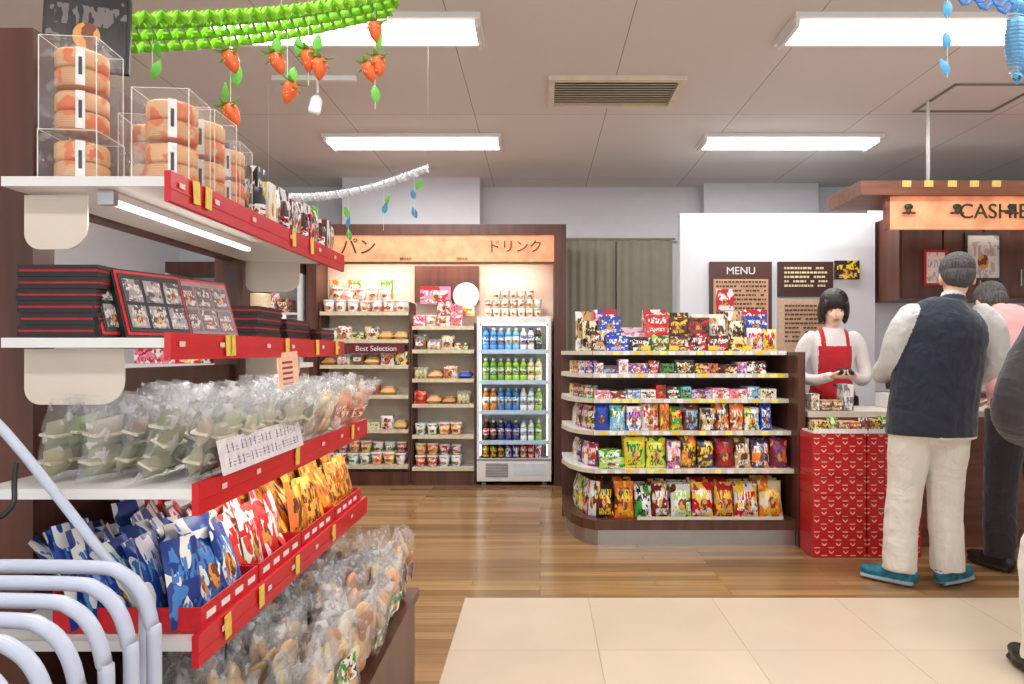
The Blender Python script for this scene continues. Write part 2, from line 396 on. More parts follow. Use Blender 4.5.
z,yf=LV[1]
fill(m,.35,1.575,yf+.015,z,[('box',.06,.075,.06,WHITE,PINK,BLACK,1),('box',.11,.06,.06,BLACK,BROWN,WHITE,1),('box',.07,.085,.05,WHITE,C(230,230,240),RED,1),('box',.12,.07,.06,C(60,30,25),BLACK,WHITE,2),('box',.07,.08,.05,RED,BLACK,WHITE,1),('box',.1,.075,.06,WHITE,LBLUE,BLACK,1),('box',.12,.085,.06,C(50,30,25),BROWN,CREAM,1),('box',.1,.07,.06,BLACK,DRED,YEL,1)],3,mix=.22)
z,yf=LV[2]
fill(m,.35,1.575,yf+.015,z,[('box',.12,.06,.06,WHITE,PINK,C(200,60,90),1),('box',.12,.055,.06,PINK,WHITE,RED,1),('box',.1,.07,.05,LBLUE,WHITE,BLUE,1),('box',.1,.065,.05,WHITE,CREAM,BLACK,2),('box',.07,.085,.05,RED,DRED,WHITE,1),('box',.1,.07,.06,BLACK,BROWN,WHITE,1),('box',.06,.09,.04,WHITE,GREEN,BLACK,1),('box',.12,.06,.05,C(200,190,220),PURP,WHITE,1)],3,1,mix=.25)
z,yf=LV[3]
fill(m,.35,1.575,yf+.015,z,[('bag',.085,.16,.05,C(20,50,150),BLUE,WHITE,2),('bag',.1,.16,.05,LBLUE,GREEN,WHITE,1),('box',.09,.14,.04,WHITE,PINK,RED,1),('bag',.11,.155,.05,WHITE,LGREEN,RED,1),('box',.055,.155,.04,ORANGE,YEL,BROWN,2),('bag',.085,.165,.05,DRED,RED,YEL,1),('bag',.11,.165,.05,C(110,60,40),RED,WHITE,1),('box',.1,.13,.05,C(60,35,30),TAN,WHITE,1),('bag',.09,.16,.05,ORANGE,BROWN,CREAM,2),('bag',.11,.155,.05,YEL,WHITE,C(40,120,50),1)],3,tilt=.12,mix=.15)
z,yf=LV[4]
fill(m,.37,.53,yf+.015,z,[('bag',.15,.11,.06,C(60,140,60),LGREEN,WHITE,1)],3,tilt=.3)
fill(m,.53,1.575,yf+.015,z,[('bag',.135,.19,.06,YEL,LGREEN,C(40,110,40),1),('bag',.135,.185,.06,C(215,225,90),YEL,C(40,110,40),1),('box',.08,.17,.05,WHITE,PURP,PINK,1),('bag',.115,.2,.06,BROWN,ORANGE,YEL,1),('bag',.105,.17,.06,C(50,70,110),BROWN,YEL,1),('bag',.125,.19,.06,C(90,45,40),DRED,CREAM,1),('bag',.105,.2,.06,TAN,BROWN,WHITE,1),('bag',.12,.18,.06,C(70,55,90),ORANGE,WHITE,1),('bag',.11,.195,.06,DRED,ORANGE,WHITE,1)],3,tilt=.15,mix=.08)
fill(m,.35,1.575,4.35,.16,[('bag',.12,.22,.07,BLACK,ORANGE,YEL,1),('bag',.12,.23,.07,ORANGE,BROWN,YEL,1),('bag',.11,.2,.07,WHITE,GREEN,BLACK,1),('bag',.11,.225,.07,DRED,TAN,WHITE,1),('bag',.13,.21,.07,WHITE,TAN,LGREEN,1),('bag',.14,.23,.08,RED,YEL,WHITE,1),('bag',.13,.225,.08,C(180,30,30),TAN,YEL,1),('bag',.15,.215,.08,WHITE,YEL,RED,1),('bag',.15,.225,.08,C(225,215,190),ORANGE,YEL,1),('bag',.15,.22,.08,C(235,230,215),YEL,BROWN,1)],3,tilt=.2,mix=.06)
EC=[GREEN,YEL,ORANGE,RED,BROWN,LGREEN,WHITE,PINK,BLUE]
for z,yf in LV[1:]+[(.16,4.32)]:
    hh={1.06:.08,.90:.08,.70:.15,.468:.15,.16:.22}[z]
    for px,py,an in ((.305,yf+.085,-.75),(.265,yf+.17,-1.1),(.235,yf+.27,-1.2),(.21,yf+.38,-1.3)):
        item(m,'bag' if z<.8 else 'box',T(px+.03,py+.03,z+.002)@RZ(an)@RX(-.1 if z<.8 else 0),.08,hh,.045,R.choice(EC),R.choice(EC),WHITE)
m.obj('snack_packages')
m=MB()
m.add(gbox(0,.15,-.002,0,0,.07),T(.37,4.355,.475),m=0,c=LGREEN,c2=GREEN,c3=WHITE)
for x in (.65,.83,1.08,1.3): m.add(gbox(0,.06,-.002,0,0,.03),T(x,4.494,1.211),m=1,c=YEL)
m.obj('shelf_price_cards')

# ------------------------------------------------------------ bread & drink alcove
m=MB()
m.box(-2.09,.234,6.26,6.5,2.25,2.343,m=0); m.box(.126,.234,6.26,6.96,0,2.25,m=0); m.box(-2.09,-2.0,6.26,6.6,0,2.25,m=0)
m.box(-2.0,.126,6.28,6.3,2.01,2.25,m=1); m.box(-2.0,.126,6.27,6.32,1.99,2.01,m=0)
m.box(-2.0,.124,6.60,6.618,1.0,2.25,m=2)
sign=m.obj('bread_and_drink_sign_frame',[MWD,MPE,simple('alcove_cream',C(240,218,200),.6,var=.02)])
MTX=simple('dark_green_lettering',C(40,60,34),.5)
text('lettering_bread','パン',.165,(-1.63,6.275,2.135),MTX,sign); text('lettering_drink','ドリンク',.125,(-.225,6.275,2.14),MTX,sign)
text('lettering_small','BREAD                                         DRINK',.035,(-.95,6.275,2.035),MTX,sign)
m=MB(); m.box(-1.9,0,6.36,6.4,2.06,2.085); t=m.obj('alcove_lamp',[MLEDS])
arealamp('lamp',-.95,6.38,2.052,1.9,.04,9,(1,.84,.73),t)
def rack(name,x0,x1,zs,mat,y0=6.3,y1=6.59,top=1.65):
    m=MB()
    for z in zs:
        m.box(x0+.015,x1-.015,y0,y1,z-.022,z,m=0); m.box(x0+.015,x1-.015,y0-.008,y0,z-.03,z+.004,m=2)
    for x in (x0,x1-.015): m.box(x,x+.015,y0+.02,y1,0,top,m=1)
    m.box(x0+.015,x1-.015,y1-.01,y1,.15,top,m=3)
    m.box(x0+.015,x1-.015,y0,y0+.02,0,.12,m=1)
    return m.obj(name,[MW,MWD,mat,simple('rack_back',C(225,212,190),.6)])
ZL=[.18,.5,.81,1.08,1.31,1.56]; ZM=[.16,.45,.73,.957,1.218,1.43]
rail2=simple('rail_yellowish',C(215,202,168),.5,var=.15,scale=30)
rack('bread_rack',-1.995,-1.17,ZL,rail2); rack('bread_rack',-1.165,-.58,ZM,rail2,top=1.46)
m=MB()
LO=[('bread',.14,.12,.08,C(215,165,95),WHITE,RED,2),('bread',.13,.12,.07,C(190,125,65),YEL,RED,1),('roll',.13,.1,.07,C(228,200,150),LGREEN,BLACK,1),('roll',.12,.12,.07,C(160,95,50),WHITE,BLUE,1),('bag',.12,.12,.05,WHITE,TAN,RED,1),('bag',.13,.13,.05,C(225,190,130),BROWN,WHITE,1),('roll',.14,.09,.08,C(240,225,195),PINK,WHITE,1),('box',.12,.07,.09,CREAM,BROWN,GREEN,1)]
for z in (.5,.81,1.08,1.31): fill(m,-1.97,-1.19,6.31,z,R.sample(LO,7),2,1,mix=.12)
CU=[('cup',.105,.1,.1,RED,ORANGE,WHITE,2),('cup',.105,.1,.1,WHITE,GREEN,RED,2),('cup',.105,.11,.1,ORANGE,YEL,RED,2),('cup',.105,.1,.1,C(180,40,60),WHITE,WHITE,2)]
fill(m,-1.97,-1.19,6.31,.18,CU,2); fill(m,-1.97,-1.19,6.36,.28,CU[::-1],1)
CP=[('cup',.105,.11,.1,C(250,180,160),WHITE,ORANGE,3),('cup',.105,.1,.1,WHITE,ORANGE,RED,2),('cup',.105,.11,.1,ORANGE,WHITE,YEL,1)]
fill(m,-1.97,-1.19,6.31,1.56,CP,2); fill(m,-1.9,-1.3,6.33,1.672,CP[::-1],1)
for x in (-1.9,-1.72,-1.42): item(m,'bag',T(x,6.5,1.67),.12,.2,.05,GREEN if x>-1.8 else CREAM,ORANGE,WHITE)
for z in (.73,.957,1.218): fill(m,-1.14,-.6,6.31,z,R.sample(LO,7),2,1,mix=.12)
fill(m,-1.14,-.6,6.31,.16,CU,2); fill(m,-1.14,-.6,6.31,.45,CU[1:]+CU[:1],2); fill(m,-1.14,-.6,6.34,.26,CU[2:],1)
fill(m,-1.14,-.6,6.31,1.43,[('box',.1,.1,.08,PINK,WHITE,RED,1),('cup',.105,.1,.1,WHITE,ORANGE,RED,1),('box',.12,.12,.08,C(190,60,60),CREAM,WHITE,1)],1,2)
m.obj('bread_and_cup_foods')
m=MB(); m.box(-1.165,-.57,6.5,6.59,1.66,2.0); m.obj('wood_panel',[MWD])
m=MB(); m.box(-1.1,-.82,6.42,6.43,1.64,1.8,m=0,c=PINK,c2=RED,c3=WHITE); m.add(glathe([(.12,0),(.12,.01)],28),T(-.68,6.45,1.72)@RX(pi/2),m=1,c=WHITE); m.add(glathe([(.07,0),(.07,.003)],24),T(-.68,6.438,1.72)@RX(pi/2),m=1,c=C(240,225,215)); m.box(-.8,-.6,6.4,6.46,1.53,1.61,m=0,c=WHITE,c2=YEL,c3=RED); m.obj('pop_poster')
m=MB(); m.box(-1.72,-1.22,6.28,6.285,1.19,1.27); s=m.obj('shelf_banner',[simple('maroon',C(110,20,40),.5)]); text('lettering','Best Selection',.065,(-1.47,6.277,1.23),MW,s,ext=.001)
m=MB(); X0,X1=-.567,.10; Y0,Y1=6.28,6.59
m.box(X0,X1,Y0,Y1,0.04,.24,m=0); 
for x in (X0+.04,X1-.08): m.box(x,x+.04,Y0+.03,Y0+.07,0,.04,m=1)
m.box(X0,X0+.025,Y0,Y1,.24,1.52,m=0); m.box(X1-.025,X1,Y0,Y1,.24,1.52,m=0); m.box(X0+.025,X1-.025,Y1-.02,Y1,.24,1.46,m=0); m.box(X0+.025,X1-.025,Y0,Y1,1.46,1.52,m=0)
CS=[.25,.40,.67,.94,1.215]
for z in CS[1:]: m.box(X0+.026,X1-.026,Y0+.01,Y1-.03,z-.012,z,m=3); m.box(X0+.026,X1-.026,Y0,Y0+.01,z-.03,z+.008,m=3)
for i in range(9): m.box(X0+.08,X0+.28,Y0-.004,Y0,.08+i*.014,.087+i*.014,m=1)
m.box(X0+.33,X1-.06,Y0-.004,Y0,.1,.2,m=2); m.box(X0,X1,Y0-.002,Y0,.225,.238,m=1)
m.box(X0+.04,X1-.04,Y0+.015,Y0+.035,1.44,1.458,m=4)  # glowing strips, here and along the sides, added to brighten the cooler inside
for x in (X0+.028,X1-.04): m.box(x,x+.01,Y0+.003,Y0+.018,.27,1.43,m=4)
m.obj('drink_cooler',[MW,simple('cooler_grille',C(120,120,122),.5),simple('cooler_label',C(215,225,232),.4),simple('cooler_shelf',C(190,215,235),.3),MLEDS])
m=MB(); dx0,dx1=X0+.045,X1-.045
def B(c,c2,n,h=.2): return ('bottle',.064,h,.064,c,c2,WHITE,n)
fill(m,dx0,dx1,Y0+.025,CS[4],[B(C(80,150,215),C(40,90,170),3),B(LBLUE,WHITE,2),B(WHITE,BLUE,2),B(C(60,40,30),C(40,130,70),2)],3)
fill(m,dx0,dx1,Y0+.025,CS[3],[B(C(120,170,60),GREEN,3),B(LGREEN,C(40,130,70),3),B(CREAM,LGREEN,2),B(YEL,ORANGE,1)],3)
fill(m,dx0,dx1,Y0+.025,CS[2],[B(C(200,120,40),WHITE,2),B(C(70,130,190),LBLUE,3),B(WHITE,LBLUE,2),B(C(150,190,80),GREEN,2)],3)
fill(m,dx0,dx1,Y0+.025,CS[1],[B(C(40,20,15),RED,2,.18),B(C(50,60,130),BLUE,3,.18),B(WHITE,LBLUE,2,.18),B(C(120,180,60),GREEN,2,.18)],3)
fill(m,dx0,dx1,Y0+.025,CS[0]-.005,[('can',.064,.115,.06,BLACK,BROWN,YEL,3),('can',.064,.115,.06,C(60,40,110),BLUE,WHITE,2),('can',.064,.115,.06,RED,DRED,WHITE,2),('can',.064,.115,.06,WHITE,BLUE,RED,2)],3)
m.obj('drink_bottles')
m=MB()
for r in range(2):
    for i in range(7):
        for k in range(3 if 0<i<6 else 2): cup(m,T(-.47+i*.075,6.4+r*.09,1.522+k*.081),C(240,225,200),R.choice([WHITE,TAN,C(200,170,120),C(170,120,80)]),.82,WHITE)
m.obj('cup_desserts')
m=MB()
def curtain(x0,x1,y,z0,z1):
    n=60;v=[];f=[]
    for i in range(n+1):
        x=x0+(x1-x0)*i/n; yy=y+.007*math.sin(i*.6)+.005*math.sin(i*.27)
        v+=[(x,yy,z0),(x,yy,z1),(x,yy+.006,z0),(x,yy+.006,z1)]
    for i in range(n):
        a=4*i; f+=[(a,a+4,a+5,a+1),(a+2,a+3,a+7,a+6)]
    return v,f,None
m.add(curtain(.25,.74,6.88,.03,2.3),smooth=True); m.add(curtain(.755,1.3,6.88,.03,2.3),smooth=True); m.add(gsweep([(.24,6.88,2.31),(1.32,6.88,2.31)],[.012,.012],10))
m.obj('curtain',[simple('olive_curtain',C(148,141,124),.9,var=.05)])
plain('wall_partition',(1.12,2.68,5.6,5.7,0,2.31),simple('partition_white',C(220,222,228),.6,var=.01))
def board(name,x0,x1,z0,z1,col,lines,title=None,y=5.597,sub=None,tc=CREAM):
    m=MB(); m.box(x0,x1,y-.02,y,z0,z1,m=1,c=col)
    if sub: m.box(x0+.03,x1-.03,y-.024,y-.02,z0+.04,z1-.14,m=1,c=sub)
    zz=z1-.17 if title else z1-.06
    while zz>z0+.06 and lines:
        x=x0+.05
        while x<x1-.06:
            L=R.uniform(.01,.03); L=min(L,x1-.05-x); m.box(x,x+L,y-.027,y-.0245 if sub else y-.02,zz,zz+.016,m=1,c=BROWN if sub else tc); x+=L+.008
            if R.random()<.12: x+=.03
        zz-=.035
    o=m.obj(name)
    if title: text('lettering',title,.085,((x0+x1)/2,y-.022,z1-.075),MW,o,ext=.001)
    return o
board('menu_board',1.352,1.848,1.25,1.92,C(80,42,32),1,'MENU',sub=C(205,165,130))
board('menu_board',1.896,2.336,1.64,1.92,C(70,36,28),1)
board('menu_board',1.90,2.336,1.2,1.62,C(205,175,145),1,tc=C(110,70,50))
m=MB(); m.box(2.35,2.55,5.585,5.598,1.78,1.93,m=0,c=BLACK,c2=C(40,40,44),c3=YEL); m.obj('wall_poster')
m=MB(); m.box(1.4,1.54,5.56,5.568,1.53,1.7,m=0,c=RED,c2=WHITE,c3=WHITE); m.obj('menu_card')

# ------------------------------------------------------------ cashier area
m=MB(); m.box(2.72,4.6,5.3,5.69,1.6,2.25,m=0)
for i in range(6):
    x=2.74+i*.31; m.box(x,x+.295,5.285,5.3,1.62,2.23,m=0); m.box(x+.26,x+.27,5.27,5.285,1.7,1.82,m=1)
m.obj('wall_cupboard',[MWD,MST])
plain('wall_cashier',(2.69,4.8,5.7,5.75,0,CE-.3),MWL)
m=MB(); m.box(2.74,4.6,5.4,5.69,0,.85,m=0); m.box(2.72,4.62,5.38,5.69,.85,.88,m=1); m.obj('back_counter',[MW,MWD])
def frame(name,x0,x1,z0,z1,fc,pc,y=5.283):
    m=MB(); b=.018
    for q in ((x0,x1,z0,z0+b),(x0,x1,z1-b,z1),(x0,x0+b,z0+b,z1-b),(x1-b,x1,z0+b,z1-b)): m.box(q[0],q[1],y-.018,y,q[2],q[3],m=1,c=fc)
    m.box(x0+b,x1-b,y-.008,y,z0+b,z1-b,m=0,c=pc,c2=pc,c3=C(190,175,172)); return m.obj(name)
frame('framed_certificate',2.89,3.07,1.7,1.97,C(170,30,30),C(240,225,220)); frame('picture_frame',3.2,3.48,1.74,2.1,C(60,55,55),C(225,222,215))
m=MB(); YS=4.5
m.box(2.04,4.3,YS-.05,YS+.45,2.2,2.29,m=0); m.box(2.25,4.3,YS,YS+.03,1.99,2.2,m=1); m.box(2.22,2.25,YS,YS+.03,1.99,2.2,m=0)
for x,y in ((2.55,YS+.1),(3.9,YS+.1)): m.add(gsweep([(x,y,2.29),(x,y,CE)],[.011,.011],10,round_caps=False),m=2,smooth=True)
s=m.obj('cashier_sign',[MWB,MPE,MW])
text('lettering','CASHIER',.135,(2.69,YS-.005,2.1),MTX,s,al='LEFT')
m=MB()
for x in (2.33,2.47,2.62,2.76,2.9): m.add(gbox(-.028,.028,0,.004,0,.04),T(x,YS-.052,2.25)@RX(.1),m=1,c=C(215,190,110)); m.box(x-.02,x+.02,YS-.053,YS-.0521,2.26,2.275,m=1,c=BROWN)
m.obj('number_tags')
m=MB()
for x in (2.36,2.67,3.02):
    m.add(gsphere(10,6),T(x,YS-.02,2.13)@S(.03,.01,.02),m=1,c=C(30,50,30)); m.add(gsphere(8,6),T(x,YS-.02,2.1)@S(.018,.01,.02),m=1,c=C(60,40,30)); 
    for a in (-1,1): m.add(gsphere(8,6),T(x+a*.03,YS-.02,2.09)@S(.018,.006,.008),m=1,c=C(60,40,30))
m.obj('sign_ornaments')
m=MB(); m.box(1.66,4.6,4.30,4.74,0,.80,m=0); m.box(1.645,4.62,4.295,4.76,.80,.835,m=1)
m.obj('cashier_counter',[MWB,simple('counter_top',C(205,195,180),.3)])
mr,nt,b=newmat('red_gift_wrap'); tc=N(nt,'ShaderNodeTexCoord'); sp=N(nt,'ShaderNodeSeparateXYZ'); nt.links.new(tc.outputs['Object'],sp.inputs[0])
row=mathn(nt,'FLOOR',mathn(nt,'MULTIPLY',sp.outputs[2],22)); xo=mathn(nt,'MULTIPLY',row,.5)
sx=mathn(nt,'ADD',mathn(nt,'MULTIPLY',sp.outputs[0],12),xo); fx=mathn(nt,'ABSOLUTE',mathn(nt,'SUBTRACT',mathn(nt,'FRACT',sx),.5)); fzz=mathn(nt,'SUBTRACT',mathn(nt,'FRACT',mathn(nt,'MULTIPLY',sp.outputs[2],22)),.5)
v1=mathn(nt,'LESS_THAN',mathn(nt,'ABSOLUTE',mathn(nt,'SUBTRACT',mathn(nt,'MULTIPLY',fx,1.6),fzz)),.1)
v_=mathn(nt,'MULTIPLY',v1,mathn(nt,'LESS_THAN',fx,.17))
dt=mathn(nt,'MULTIPLY',mathn(nt,'LESS_THAN',mathn(nt,'ABSOLUTE',mathn(nt,'ADD',fzz,.28)),.06),mathn(nt,'GREATER_THAN',fx,.3))
nt.links.new(mixc(nt,mathn(nt,'MAXIMUM',v_,dt),C(190,24,34),C(235,190,160)),b.inputs['Base Color']); b.inputs['Roughness'].default_value=.35
m=MB()
for i in range(6):
    for j,(xa,xb) in enumerate(((1.59,1.905),(1.91,2.225))):
        dz=.12; z=.003+i*dz; o=R.uniform(-.004,.004)
        m.box(xa+.002,xb-.002,4.08+o+.005,4.285,z,z+dz-.002)
m.obj('wrapped_gift_boxes',[mr])
m=MB()
for i in range(2): m.box(1.6+i*.32,1.91+i*.32,4.09,4.28,.724,.734,m=1,c=WHITE); m.box(1.6+i*.32,1.91+i*.32,4.085,4.09,.724,.75,m=1,c=WHITE)
fill(m,1.61,2.2,4.1,.735,[('box',.05,.06,.05,BROWN,CREAM,YEL,2),('bag',.06,.08,.03,GREEN,YEL,WHITE,1),('box',.06,.05,.06,C(150,90,60),TAN,WHITE,2),('bag',.06,.08,.03,C(90,90,100),WHITE,RED,2)],2,mix=.2)
m.obj('counter_goods_tray')
m=MB(); fill(m,1.68,2.0,4.33,.837,[('box',.05,.1,.05,WHITE,CREAM,BLACK,1),('box',.07,.06,.05,C(120,80,50),TAN,WHITE,2),('box',.06,.16,.05,C(130,130,140),WHITE,WHITE,1),('bag',.07,.1,.03,C(160,150,140),BROWN,WHITE,2)],2); m.obj('counter_goods')
m=MB(); m.box(2.25,2.55,4.42,4.7,.836,.93,m=0); m.add(gbox(-.14,.14,-.01,.01,0,.2),T(2.4,4.56,.96)@RX(-.35),m=1); m.box(2.38,2.42,4.54,4.58,.93,1.0,m=0)
for i in range(5):
    for j in range(3): m.box(2.27+i*.05,2.305+i*.05,4.43+j*.03,4.452+j*.03,.93,.937,m=2)
m.obj('cash_register',[MW,MBK,MST])

# ------------------------------------------------------------ left background furniture
m=MB()
for z in (.15,.5,.85,1.2,1.55): m.box(-3.3,-2.15,6.2,6.6,z-.02,z,m=0)
for x in (-3.32,-2.15): m.box(x,x+.02,6.2,6.6,0,1.9,m=0)
m.box(-3.32,-2.13,6.6,6.62,0,1.9,m=0); m.box(-3.32,-2.13,6.2,6.6,1.9,2.0,m=1); m.obj('display_shelf',[MW,MWD])
m=MB()
for z in (.15,.5,.85,1.2,1.55): fill(m,-3.28,-2.17,6.22,z,R.sample([('box',.1,.12,.08,PINK,WHITE,RED,2),('bag',.12,.2,.06,RED,YEL,WHITE,2),('box',.12,.16,.08,GREEN,WHITE,YEL,1),('bag',.12,.18,.06,WHITE,PINK,RED,2),('box',.1,.12,.1,ORANGE,BROWN,WHITE,1)],5),2)
m.obj('boxed_sweets')
m=MB(); m.box(-2.5,-1.55,4.2,4.7,0,1.1,m=0); m.box(-2.52,-1.53,4.18,4.72,1.1,1.13,m=1); m.obj('display_cabinet',[MWB,MW])
m=MB(); fill(m,-2.45,-1.6,4.22,1.13,[('box',.12,.14,.1,PINK,WHITE,RED,2),('box',.14,.1,.1,RED,YEL,WHITE,1),('bag',.12,.18,.06,WHITE,RED,BLACK,2)],2,2); m.obj('gift_boxes')
m=MB(); m.box(-2.0,-1.7,4.5,4.69,1.131,1.45,m=1,c=WHITE); m.obj('plant_stand')
m=MB(); m.add(glathe([(.06,0),(.08,.12),(.085,.13)],16),T(-1.85,4.6,1.452),m=1,c=CREAM,smooth=True)
for i in range(60):
    a=R.uniform(0,2*pi); t=R.uniform(.2,1.2); L=R.uniform(.15,.26)
    m.add(gleaf(.04,L,.6),T(-1.85,4.6,1.56)@RZ(a)@RX(t),m=1,c=rv(C(60,110,40),.3),smooth=True)
m.obj('potted_plant')

# ------------------------------------------------------------ big near shelf (left)
FY=2.4
m=MB()
m.box(-1.06,-.985,1.36,1.42,0,1.83,m=2); m.box(-1.06,-.985,2.28,2.38,0,1.7,m=2); m.box(-1.04,-1.0,1.42,2.28,.3,1.16,m=2); m.box(-1.04,-1.0,1.42,2.28,1.5,1.68,m=2); m.box(-1.04,-1.0,1.42,1.8,1.68,1.82,m=2)
m.box(-1.06,-.43,1.22,FY,0,.355,m=2); m.box(-1.06,-.418,1.2,FY+.02,.355,.385,m=2)
def shelf(x1,z,y0,h=.046,th=.026):
    m.box(-.984,x1-.012,y0,FY,z-th,z-.004,m=0); m.box(x1-.012,x1,y0-.004,FY+.004,z-h,z+.006,m=1)
    m.box(x1,x1+.002,y0-.004,FY+.004,z-h*.55,z-h*.5,m=1)
shelf(-.672,1.525,1.278,.05,.022); shelf(-.672,1.23,1.278,.044,.022); shelf(-.593,.965,1.22,.05,.022); shelf(-.593,.70,1.22,.05,.022)
def bracket(x0,x1,z0,z1,y):
    r=.03; pts=[(x1-.0,z1),(x0,z1)]
    for a in range(0,100,15): pts.append((x0+r-r*math.cos(math.radians(a)),z0+r-r*math.sin(math.radians(a))))
    for a in range(0,100,15): pts.append((x1-r*1.5+r*1.5*math.sin(math.radians(a)),z0+r*1.5-r*1.5*math.cos(math.radians(a))))
    n=len(pts); v=[(x,y,z) for x,z in pts]+[(x,y+.004,z) for x,z in pts]
    f=[tuple(range(n)),tuple(range(n,2*n))[::-1]]+[(i,n+i,n+(i+1)%n,(i+1)%n) for i in range(n)]
    m.add((v,f,None),m=4)
bracket(-.98,-.86,1.395,1.498,1.33); bracket(-.98,-.79,1.10,1.206,1.33)
for zz in (1.40,1.10,.86): bracket(-.98,-.80,zz,zz+.10 if zz>.9 else .94,2.33)
m.box(-.82,-.80,1.32,1.95,1.488,1.502,m=0); m.box(-.817,-.803,1.33,1.94,1.480,1.488,m=5); m.box(-.825,-.795,1.305,1.32,1.475,1.502,m=3)
for xx,zz in ((-.72,1.207),(-.64,.942)): m.box(xx,xx+.016,1.36,2.3,zz-.01,zz,m=0); m.box(xx+.002,xx+.014,1.37,2.29,zz-.014,zz-.01,m=5)  # extra glowing strips added under the lower shelves to brighten their goods
m.obj('souvenir_display_shelf',[MW,MRD,MWD,MST,simple('cream_bracket',C(222,208,192),.4,var=.02),MLEDS])
arealamp('led_strip_lamp',-.81,1.65,1.476,.014,.6,1.4,(1,.96,.9))
arealamp('led_strip_lamp',-.712,1.83,1.191,.012,.9,1.3,(1,.96,.9))  # added fill lamp for the tier below the middle shelf
arealamp('led_strip_lamp',-.632,1.83,.926,.012,.9,1.0,(1,.96,.9))  # added fill lamp for the tier below the third shelf
m=MB()
for z,x,h,ys in ((1.525,-.672,.05,(1.36,1.41,1.9,2.05)),(1.23,-.672,.05,(1.5,1.52,1.85,2.1,2.3)),(.965,-.593,.05,(1.7,2.2)),(.70,-.593,.05,(1.32,1.48,1.7,2.0))):
    for y in ys: m.add(gbox(0,.002,-.012,.012,-.026,.018),T(x+.004,y,z-.012)@RX(R.uniform(-.1,.1)),m=1,c=C(232,200,85))
    y=1.3
    while y<2.35: m.box(x+.0025,x+.0035,y,y+.02,z-.02,z-.01,m=1,c=C(230,200,190)); y+=R.uniform(.14,.3)
m.obj('yellow_price_tags')
m=MB()
def bpack(x,y,z,rz=0,s=1.1,tiers=2):
    M=T(x,y,z)@RZ(rz)@S(s,s,s)
    for k in range(tiers):
        for h0,h1,cc in ((0,.036,C(196,136,86)),(.038,.074,C(214,156,104))):
            m.add(glathe([(.043,h0),(.047,h0+.005),(.047,h1-.005),(.043,h1)],28),M@T(0,0,.008+k*.085),m=3,c=cc,smooth=True)
        m.add(gbox(-.008,.008,-.0485,-.047,.0,.074),M@T(0,0,.008+k*.085)@RZ(.4),m=1,c=WHITE)
        m.add(gbox(-.003,.003,-.0492,-.0486,.02,.055),M@T(0,0,.008+k*.085)@RZ(.4),m=1,c=BLACK)
    h=.015+.085*tiers
    m.add(gbox(-.053,.053,-.053,.053,.0,h),M,m=2)
    for a in (-1,1):
        for b_ in (-1,1): m.add(gbox(a*.053-.0007,a*.053+.0007,b_*.053-.0007,b_*.053+.0007,0,h),M,m=1,c=WHITE)
    for b_ in (-1,1): m.add(gbox(-.053,.053,b_*.053-.0006,b_*.053+.0006,h-.001,h),M,m=1,c=WHITE); m.add(gbox(b_*.053-.0006,b_*.053+.0006,-.053,.053,h-.001,h),M,m=1,c=WHITE)
for p in ((-.735,1.40,1.524,.08,1.0),(-.855,1.55,1.524,.2,1.0),(-.735,1.52,1.524,0,1.0),(-.905,1.385,1.622,.1,.98),(-.905,1.385,1.524,.1,1.0,1),(-.735,1.64,1.524,.1,.85)): bpack(*p)
mb_,nt,b=newmat('woven_basket'); a1=N(nt,'ShaderNodeAttribute',attribute_name='c1'); tc=N(nt,'ShaderNodeTexCoord')
wv=N(nt,'ShaderNodeTexWave'); wv.bands_direction='Z'; wv.inputs['Scale'].default_value=70; wv.inputs['Distortion'].default_value=2; nt.links.new(tc.outputs['Object'],wv.inputs['Vector'])
nz=N(nt,'ShaderNodeTexNoise'); nz.inputs['Scale'].default_value=28; nt.links.new(tc.outputs['Object'],nz.inputs['Vector'])
c_=mixc(nt,mathn(nt,'MULTIPLY',wv.outputs['Fac'],.45),a1.outputs['Color'],C(235,200,150)); c_=mixc(nt,mathn(nt,'GREATER_THAN',nz.outputs['Fac'],.56),c_,C(218,112,55))
nt.links.new(c_,b.inputs['Base Color']); b.inputs['Roughness'].default_value=.5
m.obj('mandarin_cake_packs',[MP,MA,MG,mb_])
m=MB()
m.add(gbox(-.085,.085,-.006,.006,0,.2),T(-1.005,1.55,1.822)@RZ(.3)@RX(-.12),m=1,c=BLACK); 
m.add(gbox(-.078,.078,-.008,-.006,.008,.192),T(-1.005,1.55,1.822)@RZ(.3)@RX(-.12),m=0,c=BLACK,c2=C(34,34,38),c3=C(110,100,96))
m.obj('black_poster_board')
m=MB()
for i,(x,y,w_,h,cc) in enumerate(((-.725,1.76,.05,.14,(BLACK,C(60,60,66),WHITE)),(-.80,1.74,.08,.19,(C(50,44,46),WHITE,BLACK)),(-.88,1.72,.09,.22,(WHITE,C(200,190,190),BLACK)))): item(m,'box',T(x,y,1.522),w_,h,.05,*cc)
for i in range(5): item(m,'box',T(-.77,1.84+i*.1,1.522)@RZ(pi/2),.08,.15-.012*(i%2),.05,[RED,BLACK,WHITE,DRED,BROWN][i],[WHITE,RED,BLACK,YEL,WHITE][i],WHITE)
